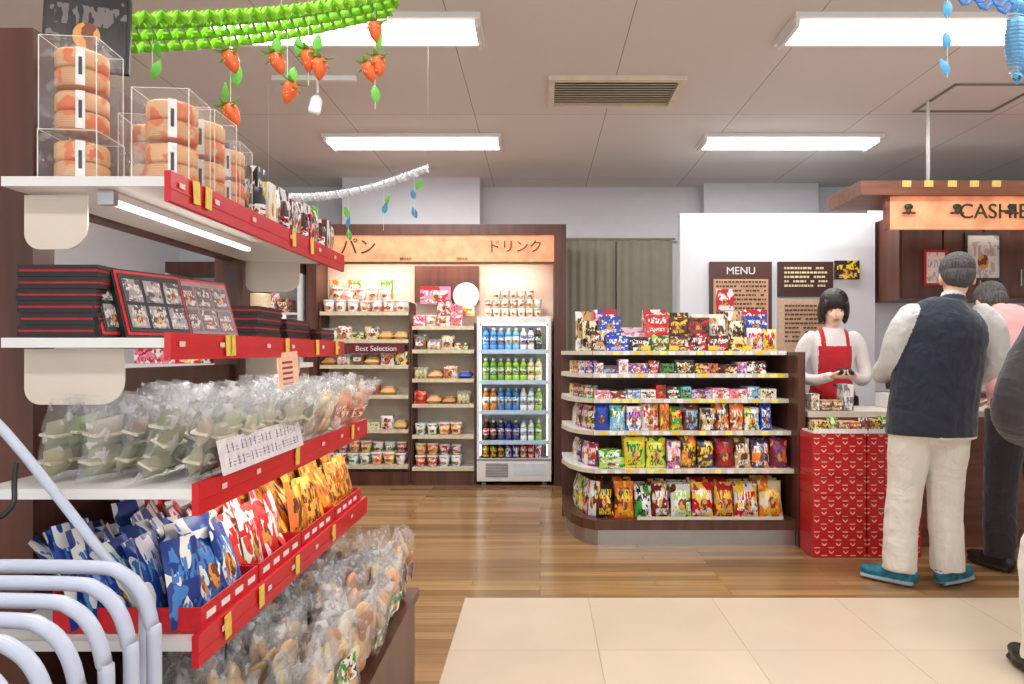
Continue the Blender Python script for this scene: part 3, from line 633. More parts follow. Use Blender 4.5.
for i in range(12):
    M=T(-.70,1.735+i*.053,1.522)
    if i%3==1: item(m,'box',M@RZ(pi/2),.045,R.uniform(.08,.11),.035,R.choice([BLACK,DRED,WHITE,BROWN]),R.choice([RED,WHITE,YEL]),WHITE); continue
    if i%3==2: item(m,'bag',M@RZ(pi/2),.05,R.uniform(.1,.12),.03,R.choice([TAN,RED,CREAM]),BROWN,WHITE); continue
    m.add(glathe([(.018,0),(.02,.005),(.02,.055),(.012,.07),(.012,.085)],12),M,m=1,c=R.choice([C(40,25,20),C(60,30,25),C(35,35,45)]),smooth=True); m.add(glathe([(.0205,.012),(.0205,.042)],12),M,m=0,c=WHITE,c2=RED,c3=BLACK)
for i in range(5): item(m,'bag',T(-.87,1.82+i*.11,1.522)@RZ(pi/2-.3),.1,.19,.05,[RED,CREAM,BLACK,TAN,WHITE][i],YEL,WHITE)
m.obj('sauce_jars_and_boxes')
m=MB()
def bstack(x0,x1,y0,y1,z,n,t=.0225):
    for i in range(n):
        zz=z+i*t; o=R.uniform(-.004,.004); m.box(x0+o,x1+o,y0,y1,zz,zz+t*.42,m=1,c=C(28,20,22)); m.box(x0+o+.002,x1+o-.002,y0+.002,y1-.002,zz+t*.42,zz+t*.62,m=1,c=C(190,20,30)); m.box(x0+o,x1+o,y0,y1,zz+t*.62,zz+t*.97,m=1,c=C(35,24,26))
bstack(-.97,-.82,1.30,1.42,1.228,6); bstack(-.96,-.72,1.78,1.95,1.228,4); bstack(-.96,-.72,2.0,2.2,1.228,3); bstack(-.76,-.69,2.22,2.36,1.228,2)
m.obj('black_gift_boxes')
m=MB()
for i,(x,y) in enumerate(((-.785,1.37),(-.755,1.40),(-.72,1.54))):
    M=T(x,y,1.2285)@RZ(1.22)@RX(-.32)
    m.add(gbox(-.08,.08,0,.014,0,.14),M,m=1,c=C(28,20,22)); m.add(gbox(-.076,.076,-.002,0,.004,.136),M,m=1,c=C(190,20,30))
    m.add(gbox(-.070,.070,-.004,-.002,.01,.130),M,m=1,c=C(42,34,38) if i<2 else C(150,125,125))
    for a in range(3):
        for b_ in range(2): m.add(gbox(-.019,.019,0,.0012,0,.046),M@T(-.046+a*.046,-.0055,.018+b_*.054),m=0,c=C(150,140,138) if i<2 else C(110,70,75),c2=C(80,68,70),c3=C(205,195,190))
m.obj('cake_box_display')
m=MB(); M0=T(-.664,1.84,1.17)@RZ(-.45)@RX(.08)
m.add(gbox(0,.002,-.035,.035,-.09,.03),M0,m=1,c=C(240,190,160))
for k in range(6): m.add(gbox(.0022,.0028,-.02,.015,-.07+k*.014,-.064+k*.014),M0,m=1,c=C(150,60,60))
m.obj('handwritten_tag')
def cbag(mb,M,w,h,t,cols,n=6,r=.018,label=None,flat=.5):
    mb.add(gbag(w,h,t,ruf=.012,seed=R.random()),M,2,smooth=True)
    for i in range(n):
        x=R.uniform(-.3,.3)*w; z=.1*h+(i+.5)/n*h*.6; y=R.uniform(-.15,.15)*t
        q=r*R.uniform(.85,1.15); mb.add(gsphere(10,6),M@T(x,y,z)@RZ(R.uniform(-.3,.3))@RX(pi/2+R.uniform(-.5,.5))@S(q,q*.9,q*flat),1,rv(R.choice(cols),.15),smooth=True)
    if label: mb.add(gbox(-w*.26,w*.26,-t*.54,-t*.5,h*.28,h*.52),M,0,*label)
# rice cakes: each wrapped piece is a leaf-wrapped slab with a pale sweet inside
m=MB()
for rx in range(4):
    y=1.26
    while y<2.34:
        x=-.635-rx*.085+R.uniform(-.01,.01)
        M=T(x,y+.03,.967)@RZ(pi/2+R.uniform(-.35,.35))@RX(R.uniform(.15,.55)); h=.155+R.uniform(-.015,.02)
        if y<1.8:
            m.add(gbag(.105,h,.04,ruf=.012,seed=R.random()),M,2,smooth=True)
            for s_ in range(2):
                c_=R.choice([C(128,134,98),C(150,152,122),C(112,104,80),C(168,160,136)])
                m.add(gbag(.082,h*.36,.026,6,6,seed=R.random()),M@T(0,R.uniform(-.003,.003),.008+s_*h*.33)@RY(R.uniform(-.12,.12)),1,rv(c_,.12),smooth=True)
                m.add(gbox(-.04,.04,-.0145,.0145,h*.16,h*.19),M@T(0,0,.008+s_*h*.33),1,C(205,195,170))
        elif y<2.08: cbag(m,M,.105,h,.04,[C(215,180,130),C(225,205,180)],5,.028,label=(C(240,225,215),C(230,150,120),C(180,60,50)) if R.random()<.4 else None)
        else: cbag(m,M,.105,h,.04,[C(230,215,200),C(215,150,110),C(228,150,120)],5,.028,label=(C(240,225,215),C(230,120,90),C(180,60,50)) if R.random()<.5 else None)
        y+=.046
m.obj('wrapped_rice_cakes')
m=MB()
M=T(-.582,1.50,.972)@RZ(pi/2)@RX(-.2)
m.add(gbox(-.215,.215,-.003,0,0,.066),M,m=1,c=C(225,216,220))
rr=random.Random(4)
for k in range(2):
    x=-.19
    while x<.18:
        w_=rr.uniform(.012,.018); z0=.012+k*.027
        for q in range(3):
            if rr.random()<.8: m.add(gbox(x+rr.uniform(0,.004),x+w_*rr.uniform(.6,1),-.0036,-.003,z0+q*.006,z0+q*.006+.0015),M,m=1,c=C(110,95,140))
        if rr.random()<.8: m.add(gbox(x+w_*.45,x+w_*.45+.0015,-.0037,-.003,z0-.001,z0+.017),M,m=1,c=C(110,95,140))
        x+=w_+.006
m.obj('handwritten_card')
m=MB()
def tray(x0,x1,y0,y1,z,h=.045):
    t=.003
    m.box(x0,x1,y0,y1,z,z+t,m=1,c=C(185,20,30)); m.box(x1-t,x1,y0,y1,z+t,z+h,m=1,c=C(200,22,34)); m.box(x0,x0+t,y0,y1,z+t,z+h+.03,m=1,c=C(185,20,30))
    m.box(x0+t,x1-t,y0,y0+t,z+t,z+h,m=1,c=C(200,22,34)); m.box(x0+t,x1-t,y1-t,y1,z+t,z+h,m=1,c=C(185,20,30))
    k=y0+.02
    while k<y1-.04: m.box(x1,x1+.0008,k,k+.035,z+.018,z+.03,m=1,c=WHITE); k+=.06
for y0,y1 in ((1.25,1.5),(1.51,1.77),(1.78,2.06),(2.07,2.36)): tray(-.87,-.605,y0,y1,.698)
m.obj('red_trays')
m=MB()
for rx in range(5):
    for y0,y1,cc in ((1.26,1.49,(C(25,60,140),WHITE,C(70,130,200))),(1.52,1.76,(C(225,225,225),C(215,70,55),C(200,40,40))),(1.79,2.05,(C(240,180,60),C(235,120,40),BROWN)),(2.08,2.35,(C(242,190,70),C(240,140,50),C(150,70,30)))):
        y=y0+.015
        while y<y1-.01:
            x=-.635-rx*.048
            c1,c2,c3=cc
            if R.random()<.2: c1,c2=c2,c1
            slim=y0>1.78
            item(m,'bag',T(x+R.uniform(-.01,.01),y,.705)@RZ(pi/2+R.uniform(-.5,.5))@RX(-.4+R.uniform(-.25,.25)),.055 if slim else .08,.15+rx*.009+R.uniform(-.01,.01),.024,rv(c1),c2,c3); y+=.026 if slim else .03
m.obj('candy_bags')
m=MB()
for rx in range(5):
    y=1.25
    while y<2.36:
        x=-.465-rx*.08; col=R.choice([[C(200,150,90),C(215,180,130)],[C(165,105,60),C(205,160,100)],[C(215,200,170),C(190,165,110)],[C(190,150,100),C(120,80,50)]])
        cbag(m,T(x+R.uniform(-.01,.01),y+.04,.388)@RZ(pi/2+R.uniform(-.5,.5))@RX(R.uniform(-.15,.3)),.12,.22+R.uniform(-.03,.02),.06,col,12,.03,flat=.3,label=R.choice([None,(WHITE,C(210,60,50),BLACK),(C(230,225,210),GREEN,BLACK)]))
        y+=.075
m.obj('rice_cracker_bags')

# ------------------------------------------------------------ nested carts (white tube frames)
MTUBE=simple('white_painted_tube',C(190,196,214),.3,var=.02)
def cart(i):
    m=MB(); y=1.08-.04*i; xr=-.595-.012*i; xl=xr-.44; zt=.868-.012*i; r=.0108
    pts=[(xr,y,.1),(xr,y,zt-.16),(xr-.004,y,zt-.09),(xr-.02,y,zt-.04),(xr-.05,y,zt-.01),(xr-.1,y,zt),(xl+.1,y,zt),(xl+.03,y,zt-.014),(xl+.004,y,zt-.05),(xl,y,zt-.12),(xl,y,.1)]
    m.add(gsweep(pts,[r]*len(pts),12,k=4),m=0,smooth=True)
    for x in (xr,xl):
        m.add(gsweep([(x,y,.12),(x,y-.33,.1)],[.009,.009],8),m=0,smooth=True)
        for yy in (y,y-.3): m.add(glathe([(.008,-.01),(.035,-.008),(.035,.008),(.008,.01)],16),T(x,yy,.0385)@RY(pi/2),m=1,smooth=False); m.add(gsweep([(x,yy,.04),(x,yy,.11)],[.007,.007],8),m=0)
    m.add(gsweep([(xr,y,.35),(xl,y,.35)],[.007,.007],8),m=0)
    m.obj('shopping_cart',[MTUBE,MBK])
for i in range(7): cart(i)
m=MB()
m.add(gsweep([(-.98,1.15,.0),(-.98,1.15,1.08),(-.95,1.15,1.12),(-.88,1.15,1.07),(-.72,1.15,.87),(-.66,1.15,.79),(-.65,1.15,.7),(-.65,1.15,0)],[.008]*8,12,k=4),m=0,smooth=True)
hk=[(-.845,1.13,1.02),(-.845,1.125,.99),(-.835,1.11,.96),(-.85,1.10,.94),(-.875,1.10,.95),(-.88,1.10,.97)]
m.add(gsweep(hk,[.004]*6,8,k=4),m=1,smooth=True)
m.obj('umbrella_stand',[MTUBE,MBK])

# ------------------------------------------------------------ garlands
m=MB()
GA,GB=Vector((-1.12,1.85,2.08)),Vector((-.45,2.4,2.45))
d=(GB-GA); side=Vector((d.y,-d.x,0)).normalized()
def gpt(t,s,ph):
    p=GA+d*t; p.z-=.03*math.sin(pi*t); p+=side*s*.024; p.z+=.01*math.sin(ph)-.014*abs(s)*.6; return p
for s in range(-5,6):
    pts=[tuple(gpt(k/90,s+.55*math.sin(k*1.5708+(pi if s%2 else 0)),k*1.57)) for k in range(91)]
    m.add(gsweep(pts,[(.011,.003)]*91,6,round_caps=False),m=1,c=rv(C(140,205,50),.15))
for k in (0,45,90):
    p=gpt(k/90,0,0); m.add(gsweep([tuple(p),(p.x,p.y,CE)],[.0004,.0004],4,round_caps=False),m=1,c=WHITE)
m.obj('paper_garland')
def pendant(mb,x,y,z0,z1,things):
    mb.add(gsweep([(x,y,z0),(x,y,z1)],[.001,.001],4,round_caps=False),m=1,c=C(220,240,200))
    for kind,z,dx in things:
        if kind=='s':
            a=R.uniform(-.5,.5); M=T(x+dx,y,z)@RY(a)@S(1.2,1.2,1.5)
            mb.add(glathe([(.003,-.03),(.012,-.02),(.0185,-.004),(.018,.009),(.007,.015)],12),M,m=1,c=C(238,104,52),smooth=True)
            for q in range(14): 
                an=R.uniform(0,6.28); zz=R.uniform(-.02,.006); rr_=.018*min(1,(zz+.045)/.04); mb.add(gsphere(5,4),M@T(rr_*math.cos(an),rr_*math.sin(an),zz)@S(.0015,.0015,.002),m=1,c=C(250,200,120))
            for q in range(7): mb.add(gleaf(.015,.034,.6),M@T(0,0,.013)@RZ(q*.9)@RX(1.5+.5*(q%2)),m=1,c=C(115,190,65))
        else:
            col={'g':C(110,190,70),'b':C(70,150,200),'r':C(225,90,50)}[kind]
            mb.add(gleaf(.032,.06,.3),T(x+dx,y,z-.03)@RZ(R.uniform(-.6,.6))@RY(R.uniform(-.5,.5)),m=1,c=col,smooth=True)
m=MB()
pendant(m,-.875,1.98,2.12,1.87,[('s',2.03,0),('s',1.88,.0),('g',1.94,-.012),('g',1.98,.012)])
pendant(m,-.74,2.05,2.15,1.95,[('s',2.055,-.03),('g',2.1,-.04),('s',1.97,.01),('g',2.01,.01)])
pendant(m,-.695,2.1,2.2,2.0,[('s',2.085,0),('s',2.06,.035),('g',2.12,-.03),('g',2.13,.02)])
pendant(m,-.53,2.25,2.33,1.98,[('s',2.24,0),('s',2.13,.01),('s',2.11,-.02),('g',2.03,.005),('g',2.2,.01)])
pendant(m,-1.08,1.95,2.1,1.98,[('g',1.99,0),('g',2.05,.02)])
m.obj('strawberry_ornaments')
m=MB()
A,Bv=Vector((-1.28,3.3,1.93)),Vector((-.56,3.5,2.12))
for ph in (0,pi/2,pi,3*pi/2):
    pts=[]
    for k in range(161):
        t=k/160; p=A+(Bv-A)*t; p.z-=.05*math.sin(pi*t); p.y+=.016*math.cos(k*.8+ph); p.z+=.016*math.sin(k*.8+ph); pts.append(tuple(p))
    m.add(gsweep(pts,[(.007,.0015)]*161,4,round_caps=False),m=1,c=C(225,226,232))
for p in (A,Bv): m.add(gsweep([tuple(p),(p.x,p.y,CE)],[.0003,.0003],4,round_caps=False),m=1,c=C(190,190,190))
for x,z,things in ((-1.08,1.93,[('g',1.89,0),('b',1.82,0)]),(-.93,1.95,[('g',1.88,0),('g',1.77,.01),('b',1.83,-.01)]),(-.76,1.99,[('b',1.9,0),('g',1.94,.01)]),(-.61,2.06,[('b',1.97,0),('g',2.02,.01),('b',1.88,.01)])):
    pendant(m,x,3.4,z+.02,z-.2,things)
m.obj('spiral_garland')
m=MB()
for x,z,th in ((1.28,2.33,[('b',2.28,0),('b',2.18,0),('b',2.1,.005)]),(1.50,2.33,[('b',2.16,0.01),('b',2.07,.0)])):
    pendant(m,x,2.2,CE,2.06,th)
for q in range(3):
    pts=[(1.50+(.012+.022*math.sin(pi*i/60))*math.cos(i*.7+q*2.1),2.2+(.012+.022*math.sin(pi*i/60))*math.sin(i*.7+q*2.1),2.3-.24*i/60) for i in range(61)]
    m.add(gsweep(pts,[(.006,.0015)]*61,4,round_caps=False),m=1,c=C(120,180,220))
for k in range(3):
    pts=[(1.32+.6*i/40,2.2+.03*k,2.35+.015*math.sin(i*1.5+k*3)-.05*math.sin(pi*i/40)) for i in range(41)]
    m.add(gsweep(pts,[(.008,.0025)]*41,6,round_caps=False),m=1,c=C(50,120,200))
m.obj('blue_garland')

# ------------------------------------------------------------ people
def remesh(name,parts,mats,voxel,parent,M,smooth=3,disp=0,post=None):
    v=[];f=[];mi=[]
    for (gv,gf,_),k in parts:
        o=len(v); v+=[tuple(M@Vector(p)) for p in gv]; f+=[tuple(a+o for a in q) for q in gf]; mi+=[k]*len(gf)
    me=bpy.data.meshes.new('tmp'); me.from_pydata(v,[],f); me.update()
    ob=bpy.data.objects.new('tmp',me); bpy.context.collection.objects.link(ob)
    md=ob.modifiers.new('r','REMESH'); md.mode='VOXEL'; md.voxel_size=voxel; md.use_smooth_shade=True
    if smooth: s=ob.modifiers.new('s','SMOOTH'); s.iterations=smooth; s.factor=.5
    if disp:
        for ns,st,ty in ((.16,disp,'CLOUDS'),(.045,disp*.35,'CLOUDS')):
            tx=bpy.data.textures.new('folds',ty); tx.noise_scale=ns; tx.noise_depth=1
            dm=ob.modifiers.new('d','DISPLACE'); dm.texture=tx; dm.strength=st; dm.mid_level=.5
    dg=bpy.context.evaluated_depsgraph_get(); dg.update()
    nm=bpy.data.meshes.new_from_object(ob.evaluated_get(dg)); bpy.data.objects.remove(ob)
    tree=BVHTree.FromPolygons([Vector(p) for p in v],f)
    nm.materials.clear()
    for x in mats: nm.materials.append(x)
    Mi=M.inverted()
    for p in nm.polygons:
        r=tree.find_nearest(p.center); k=mi[r[2]] if r[2] is not None else 0
        if post: k=post(k,Mi@p.center)
        p.material_index=k; p.use_smooth=True
    nm.name=name; o=bpy.data.objects.new(name,nm); bpy.context.collection.objects.link(o)
    if parent: adopt(o,parent)
    return o
def ell(M,x,y,z,rx,ry,rz,n=20): 
    g=gsphere(n,n//2+2); MM=M@T(x,y,z)@S(rx,ry,rz); return ([tuple(MM@Vector(p)) for p in g[0]],g[1],None)
def head_parts(H,female=False):
    P=[(ell(H,0,.015,.03,.074,.09,.086),0),(ell(H,0,-.018,-.035,.058,.066,.07),0),(ell(H,0,-.03,-.085,.034,.04,.027),0),
       (ell(H,0,-.089,-.018,.011,.016,.016,10),0),(ell(H,0,-.083,.0,.008,.012,.026,10),0),(ell(H,0,-.08,-.053,.022,.008,.009,10),2)]
    for s in (-1,1): P.append((ell(H,s*.076,.012,-.012,.012,.02,.032,10),0)); P.append((ell(H,s*.03,-.05,-.025,.022,.025,.02,10),0))
    if female:
        P+=[(ell(H,0,.022,.048,.092,.102,.088),1),(ell(H,0,.055,-.035,.086,.058,.09),1)]
        rr=random.Random(3)
        for q in range(9):
            a=-1+2*q/8; P.append((ell(H@T(a*.055,-.062+.02*a*a,.05-.006*rr.random())@RY(a*.25),0,0,0,.011,.018,.028,8),1))
        for s in (-1,1):
            P.append((ell(H,s*.078,.012,-.02,.022,.058,.09),1)); P.append((ell(H,s*.068,-.035,.02,.018,.034,.055),1))
    else:
        P+=[(ell(H,0,.026,.046,.084,.096,.083),1),(ell(H,0,.048,.0,.076,.066,.075),1)]
        for s in (-1,1): P.append((ell(H,s*.066,.03,.01,.016,.03,.035,10),1))
    return P
def hand_parts(w,d,nrm,side,curl=.5):
    w=Vector(w);d=Vector(d).normalized();nrm=Vector(nrm);nrm=(nrm-d*nrm.dot(d)).normalized();s=d.cross(nrm)*side
    P=[(gsweep([w-d*.03,w,w+d*.04,w+d*.082],[(.024,.02),(.026,.019),(.036,.014),(.037,.012)],14,ref=s,k=2),0)]
    for i,(L,off) in enumerate(((.062,-.029),(.072,-.01),(.067,.01),(.052,.029))):
        p=w+d*(.078-abs(off)*.15)+s*off; pts=[p-d*.015,p]; a=0
        for q,fr_ in enumerate((.42,.33,.25)):
            a+=curl*(.6 if q==0 else 1); dd=d*math.cos(a)+nrm*math.sin(a)+s*off*.6; p=p+dd.normalized()*L*fr_; pts.append(p)
        P.append((gsweep(pts,[.008,.008,.0075,.007,.006],10),0))
    p=w+d*.02-s*.022; dd=(d*.65-s*.62+nrm*.4).normalized(); d2=(d*.9-s*.1+nrm*.45).normalized()
    P.append((gsweep([p,p+dd*.032,p+dd*.032+d2*.023,p+dd*.032+d2*.045],[.012,.0105,.009,.007],10),0)); return P
def skin(name,c):
    m=simple(name,c,.48,var=.06,scale=20,bump=.08); b=m.node_tree.nodes['Principled BSDF']
    b.inputs['Subsurface Weight'].default_value=.15; b.inputs['Subsurface Radius'].default_value=(.02,.008,.004); return m
SK=skin('skin',C(220,168,138)); LIP=simple('lips',C(185,95,88),.5)
def cloth(name,c,folds=.3,var=.06):
    m,nt,b=newmat(name); tc=N(nt,'ShaderNodeTexCoord')
    nz=N(nt,'ShaderNodeTexNoise'); nz.inputs['Scale'].default_value=7; nz.inputs['Detail'].default_value=3; nz.inputs['Distortion'].default_value=1.2; nt.links.new(tc.outputs['Object'],nz.inputs['Vector'])
    n2=N(nt,'ShaderNodeTexNoise'); n2.inputs['Scale'].default_value=420; nt.links.new(tc.outputs['Object'],n2.inputs['Vector'])
    h=mathn(nt,'ADD',nz.outputs['Fac'],mathn(nt,'MULTIPLY',n2.outputs['Fac'],.06))
    bp=N(nt,'ShaderNodeBump'); bp.inputs['Strength'].default_value=folds; bp.inputs['Distance'].default_value=.05; nt.links.new(h,bp.inputs['Height']); nt.links.new(bp.outputs['Normal'],b.inputs['Normal'])
    k=mathn(nt,'MULTIPLY_ADD',n2.outputs['Fac'],var*4); k.node.inputs[2].default_value=1-var*2
    sc=N(nt,'ShaderNodeVectorMath',operation='SCALE'); sc.inputs[0].default_value=c; nt.links.new(k,sc.inputs['Scale']); nt.links.new(sc.outputs[0],b.inputs['Base Color'])
    b.inputs['Roughness'].default_value=.85; b.inputs['Sheen Weight'].default_value=.2; return m
def person(name,loc,head,cfg):
    """local frame faces -Y."""
    M=T(*loc)@RZ(head); e=empty(name,loc); mats=cfg['mats']; J=cfg
    P=[]
    tz=J['torso']; P.append((gsweep([(x,y,z) for x,y,z,a,b in tz],[(a,b) for x,y,z,a,b in tz],22,k=3,ref=(1,0,0),round_caps=False),J['tm']))
    P.append((gsweep([(x,y,z) for x,y,z,a,b in J['hip']],[(a,b) for x,y,z,a,b in J['hip']],22,k=3,ref=(1,0,0)),J['pm']))
    if 'collar' in J: P.append((gsweep(J['collar'],[.07,.064],18,round_caps=False),J['tm']))
    if 'inner' in J: P.append((gsweep(J['inner'],[.06,.058],18,round_caps=False),J['am']))
    for arm in J['arms']: P.append((gsweep(arm['p'],arm['r'],16,k=4),J['am']))
    for arm in J['arms']:
        a=Vector(arm['p'][-1]); b=Vector(arm['p'][-2]); dd=(a-b).normalized(); P.append((gsweep([a-dd*.02,a+dd*.01],[arm['r'][-1]*1.03]*2,14,round_caps=False),J['am']))
    for leg in J['legs']:
        P.append((gsweep(leg['p'],leg['r'],18,k=4,round_caps=False,ref=(1,0,0)),J['pm']))
        a=leg['p'][-1]; fd=Vector(leg['foot']); 
        h=Vector((a[0],a[1],.05))
        P.append((gsweep([h-fd*.055,h+fd*.03,h+fd*.11,h+fd*.175],[(.038,.042),(.041,.043),(.045,.034),(.034,.024)],16,k=3,ref=(fd.y,-fd.x,0)),J['fm']))
        P.append((gsweep([h-fd*.06+Vector((0,0,-.034)),h+fd*.1+Vector((0,0,-.034)),h+fd*.18+Vector((0,0,-.034))],[(.040,.014),(.048,.014),(.036,.014)],16,k=2,ref=(fd.y,-fd.x,0)),J['fm']+1))
    remesh('body',P,mats,.007,e,M,2,J.get('disp',.012),J.get('post'))
    H=J['head']; hp=head_parts(H,J.get('female'))
    nk=J['neck']; hp.append((gsweep(nk,[.052,.05,.05],16),0))
    ho=remesh('head',hp,[J.get('skin',SK),J['hair'],LIP],.0032,e,M,2)
    tree=BVHTree.FromPolygons([v.co.copy() for v in ho.data.vertices],[tuple(p.vertices) for p in ho.data.polygons])
    mb=MB(); MH=M@H; d=(MH.to_3x3()@Vector((0,1,0))).normalized()
    def hit(x,z):
        r=tree.ray_cast(MH@Vector((x,-.25,z)),d); return MH.inverted()@r[0] if r[0] else Vector((x,-.07,z))
    for s in (-1,1):
        p=hit(s*.03,.002); mb.add(ell(MH,p.x,p.y+.004,p.z,.0135,.006,.0058,10),m=0,c=C(235,230,225),smooth=True); mb.add(ell(MH,p.x,p.y,p.z,.0058,.0035,.0058,10),m=0,c=C(30,18,14),smooth=True)
        mb.add(ell(MH,p.x,p.y+.002,p.z+.006,.015,.005,.0025,8),m=0,c=C(40,25,20))
        p=hit(s*.031,.022); mb.add(ell(MH,p.x,p.y+.002,p.z,.016,.004,.003,8),m=0,c=C(50,35,30))
    mb.obj('face_features',[MA],e)
    for i,(hd) in enumerate(J['hands']):
        remesh('hand_'+('left','right')[i],hand_parts(*hd),[J.get('skin',SK)],.0028,e,M,1)
    return e
NAVY=cloth('navy_quilted_vest',C(32,36,52),.35,.15)
GREY=cloth('grey_shirt_cloth',C(200,198,196),.4)
KHAKI=cloth('off_white_cloth',C(224,217,206),.5)
TEAL=simple('teal_sneaker',C(20,105,125),.6,var=.5,scale=30); SOLE=simple('sneaker_sole',C(150,165,172),.6)
HG=simple('greying_hair',C(76,73,72),.75,var=.55,scale=130,bump=1,stretch=(1,1,.22)); HB=simple('black_hair',C(34,25,22),.4,var=.5,scale=110,bump=.8,stretch=(1,1,.08))
HIP=[(0,0,.80,.165,.115),(0,0,.88,.172,.12),(0,0,.98,.16,.115)]
def legs(f=((.35,-.94),(-.6,-.8)),w=.115,r=(.108,.1,.084,.08,.078),x0=0):
    out=[]
    for k,ft in zip((1,-1),f):
        out.append(dict(p=[(k*.085,0,.88),(k*.095,0,.72),(k*w+x0*.5,-.01,.47),(k*(w+.012)+x0,.005,.25),(k*(w+.02)+x0,.01,.075)],r=list(r),foot=Vector((ft[0],ft[1],0)).normalized()))
    return out
def postm(k,p):
    if k==2 and p.z>.79 and abs(p.y)<.2 and abs(p.x)<.24: return 1
    if k==1 and p.z<.772: return 2
    return k
arms=[dict(p=[(.085,.0,1.39),(.135,.0,1.31),(.175,-.04,1.15),(.17,-.16,1.08),(.09,-.29,1.11)],r=[.062,.066,.058,.054,.042]),
      dict(p=[(-.27,.0,1.385),(-.32,.0,1.31),(-.345,-.03,1.15),(-.31,-.16,1.06),(-.23,-.29,1.08)],r=[.064,.068,.06,.056,.043])]
H1=T(-.165,-.05,1.585)@RY(-.06)@RX(.25)@RZ(-.2)
person('man_in_navy_vest',(2.01,3.62,.003),pi-.05,dict(mats=[GREY,NAVY,KHAKI,TEAL,SOLE],tm=1,am=0,pm=2,fm=3,post=postm,disp=.016,
 torso=[(-.01,.0,.765,.222,.158),(-.015,0,.86,.22,.152),(-.03,0,1.02,.215,.142),(-.055,0,1.18,.215,.142),(-.08,0,1.32,.208,.13),(-.095,0,1.41,.168,.1),(-.11,0,1.46,.085,.072)],
 hip=HIP,collar=[(-.115,.0,1.43),(-.125,-.01,1.478)],inner=[(-.12,-.005,1.44),(-.135,-.02,1.50)],arms=arms,legs=legs(f=((.8,-.6),(-.85,-.5)),w=.102,r=(.11,.103,.087,.081,.08),x0=.03),head=H1,neck=[(-.11,0,1.42),(-.13,-.01,1.48),(-.155,-.035,1.54)],hair=HG,
 hands=[((.09,-.30,1.11),(-.6,-.8,.1),(0,-.2,1),1,.5),((-.225,-.30,1.08),(.6,-.8,.1),(0,-.2,1),-1,.5)]))
PK=cloth('pink_shirt_cloth',C(222,160,158),.4); BT=cloth('black_trousers',C(30,28,32),.4,.15); BS=simple('black_shoe',C(28,25,25),.4)
arms=[dict(p=[(k*.16,-.15,1.35),(k*.22,-.2,1.26),(k*.25,-.22,1.08),(k*.2,-.29,.98),(k*.13,-.37,.93)],r=[.065,.066,.056,.05,.04]) for k in (1,-1)]
person('man_in_pink_shirt',(2.66,3.86,.003),pi,dict(mats=[PK,PK,BT,BS,BS],tm=1,am=0,pm=2,fm=3,
 torso=[(0,.0,.86,.175,.125),(0,-.02,1.0,.175,.125),(0,-.06,1.15,.185,.125),(0,-.11,1.30,.195,.12),(0,-.15,1.40,.15,.095),(0,-.17,1.44,.08,.07)],
 hip=HIP,arms=arms,legs=legs(f=((.3,-.95),(-.3,-.95))),head=T(0,-.28,1.48)@RX(.6),neck=[(0,-.15,1.39),(0,-.19,1.43),(0,-.24,1.46)],hair=HG,
 hands=[((.125,-.375,.92),(-.5,-.7,-.3),(0,0,-1),-1,.2),((-.125,-.375,.92),(.5,-.7,-.3),(0,0,-1),1,.2)]))
DC=cloth('charcoal_coat',C(50,49,52),.45,.15)
arms=[dict(p=[(k*.19,-.02,1.34),(k*.27,.0,1.22),(k*.385,.04,1.03),(k*.33,-.03,.93),(k*.22,-.12,.88)],r=[.07,.07,.062,.06,.048]) for k in (1,-1)]
person('man_in_dark_coat',(2.08,2.55,.003),pi,dict(mats=[DC,DC,KHAKI,BS,BS],tm=1,am=0,pm=2,fm=3,disp=.018,
 torso=[(0,.0,.76,.21,.15),(0,0,.95,.2,.145),(0,0,1.15,.2,.145),(0,-.02,1.3,.2,.135),(0,-.03,1.39,.165,.105),(0,-.03,1.45,.085,.075)],
 hip=HIP,collar=[(0,-.03,1.43),(0,-.045,1.48)],arms=arms,legs=legs(f=((-.05,-1),(-.05,-1)),w=.225),head=T(0,-.08,1.56)@RX(.2),neck=[(0,-.03,1.41),(0,-.045,1.47),(0,-.07,1.52)],hair=HB,
 hands=[((.215,-.125,.875),(-.6,-.7,-.3),(-.7,.3,0),1,.5),((-.215,-.125,.875),(.6,-.7,-.3),(.7,.3,0),-1,.5)]))
WB=cloth('white_blouse',C(228,221,218),.3,.04); AP=cloth('red_apron',C(190,30,40),.3)
def posta(k,p):
    x,y,z=p
    if k==1:
        if y<-.045 and abs(x)<.115 and .55<z<1.24: return 5
        if .55<z<1.0 and y<.02: return 5
        if z>=1.22 and .07<abs(x)<.1 : return 5
        if y>.0 and .07<abs(x)<.1 and z>1.0: return 5
    return k
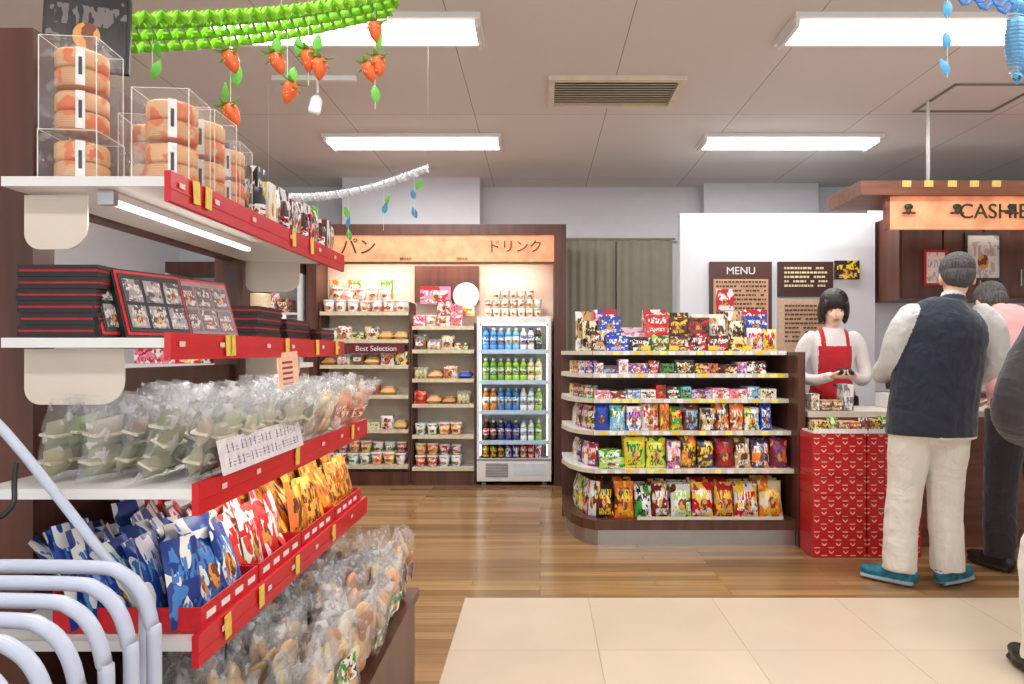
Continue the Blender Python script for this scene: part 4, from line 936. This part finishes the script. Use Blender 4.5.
arms=[dict(p=[(k*.145,0,1.30),(k*.195,.01,1.22),(k*.23,.0,1.05),(k*.17,-.12,1.0),(k*.08,-.225,1.03)],r=[.055,.055,.046,.04,.034]) for k in (1,-1)]
person('cashier_woman',(2.11,5.06,0.0),-.1,dict(mats=[WB,WB,BT,BS,BS,AP],tm=1,am=0,pm=2,fm=3,female=True,disp=.01,
 torso=[(0,0,.80,.165,.12),(0,0,.9,.16,.118),(0,0,1.02,.138,.1),(0,0,1.17,.155,.115),(0,0,1.28,.16,.098),(0,0,1.345,.115,.075),(0,-.005,1.385,.058,.052)],
 hip=[(0,0,.78,.16,.115),(0,0,.86,.165,.12),(0,0,.96,.14,.1)],arms=arms,legs=legs(f=((.2,-.95),(-.2,-.95)),w=.1,r=(.095,.088,.066,.056,.052)),head=T(0.0,-.05,1.51)@RZ(-.05)@RX(.34)@S(1.06,1.06,1.06),neck=[(0,0,1.34),(0,-.012,1.40),(0,-.035,1.45)],hair=HB,post=posta,skin=skin('fair_skin',C(238,200,178)),
 hands=[((.075,-.232,1.03),(-.75,-.6,.0),(-.2,0,1),1,.55),((-.085,-.232,1.03),(.75,-.6,.0),(.2,0,1),-1,.55)]))
m=MB(); m.add(gbox(-.05,.05,-.035,.035,0,.02),T(2.08,4.775,1.055)@RZ(-.1)@RX(.3),m=0); m.add(gbox(-.045,.045,-.03,.03,.02,.026),T(2.08,4.775,1.055)@RZ(-.1)@RX(.3),m=0); m.obj('black_wallet',[MBK])

# ------------------------------------------------------------ world, camera
wd=bpy.data.worlds.new('daylight'); bpy.context.scene.world=wd; wd.use_nodes=True
wd.node_tree.nodes['Background'].inputs[0].default_value=(.93,.97,1,1); wd.node_tree.nodes['Background'].inputs[1].default_value=2.0
cd=bpy.data.cameras.new('camera'); cam=bpy.data.objects.new('camera',cd); bpy.context.collection.objects.link(cam)
cam.location=(0,0,1.2); cam.rotation_euler=(pi/2,0,0); cd.sensor_width=36; cd.sensor_fit='HORIZONTAL'; cd.lens=700/1024*36; cd.shift_x=-28/1024; cd.shift_y=10/1024; cd.clip_start=.05
bpy.context.scene.camera=cam
bpy.context.scene.view_settings.view_transform='Standard'
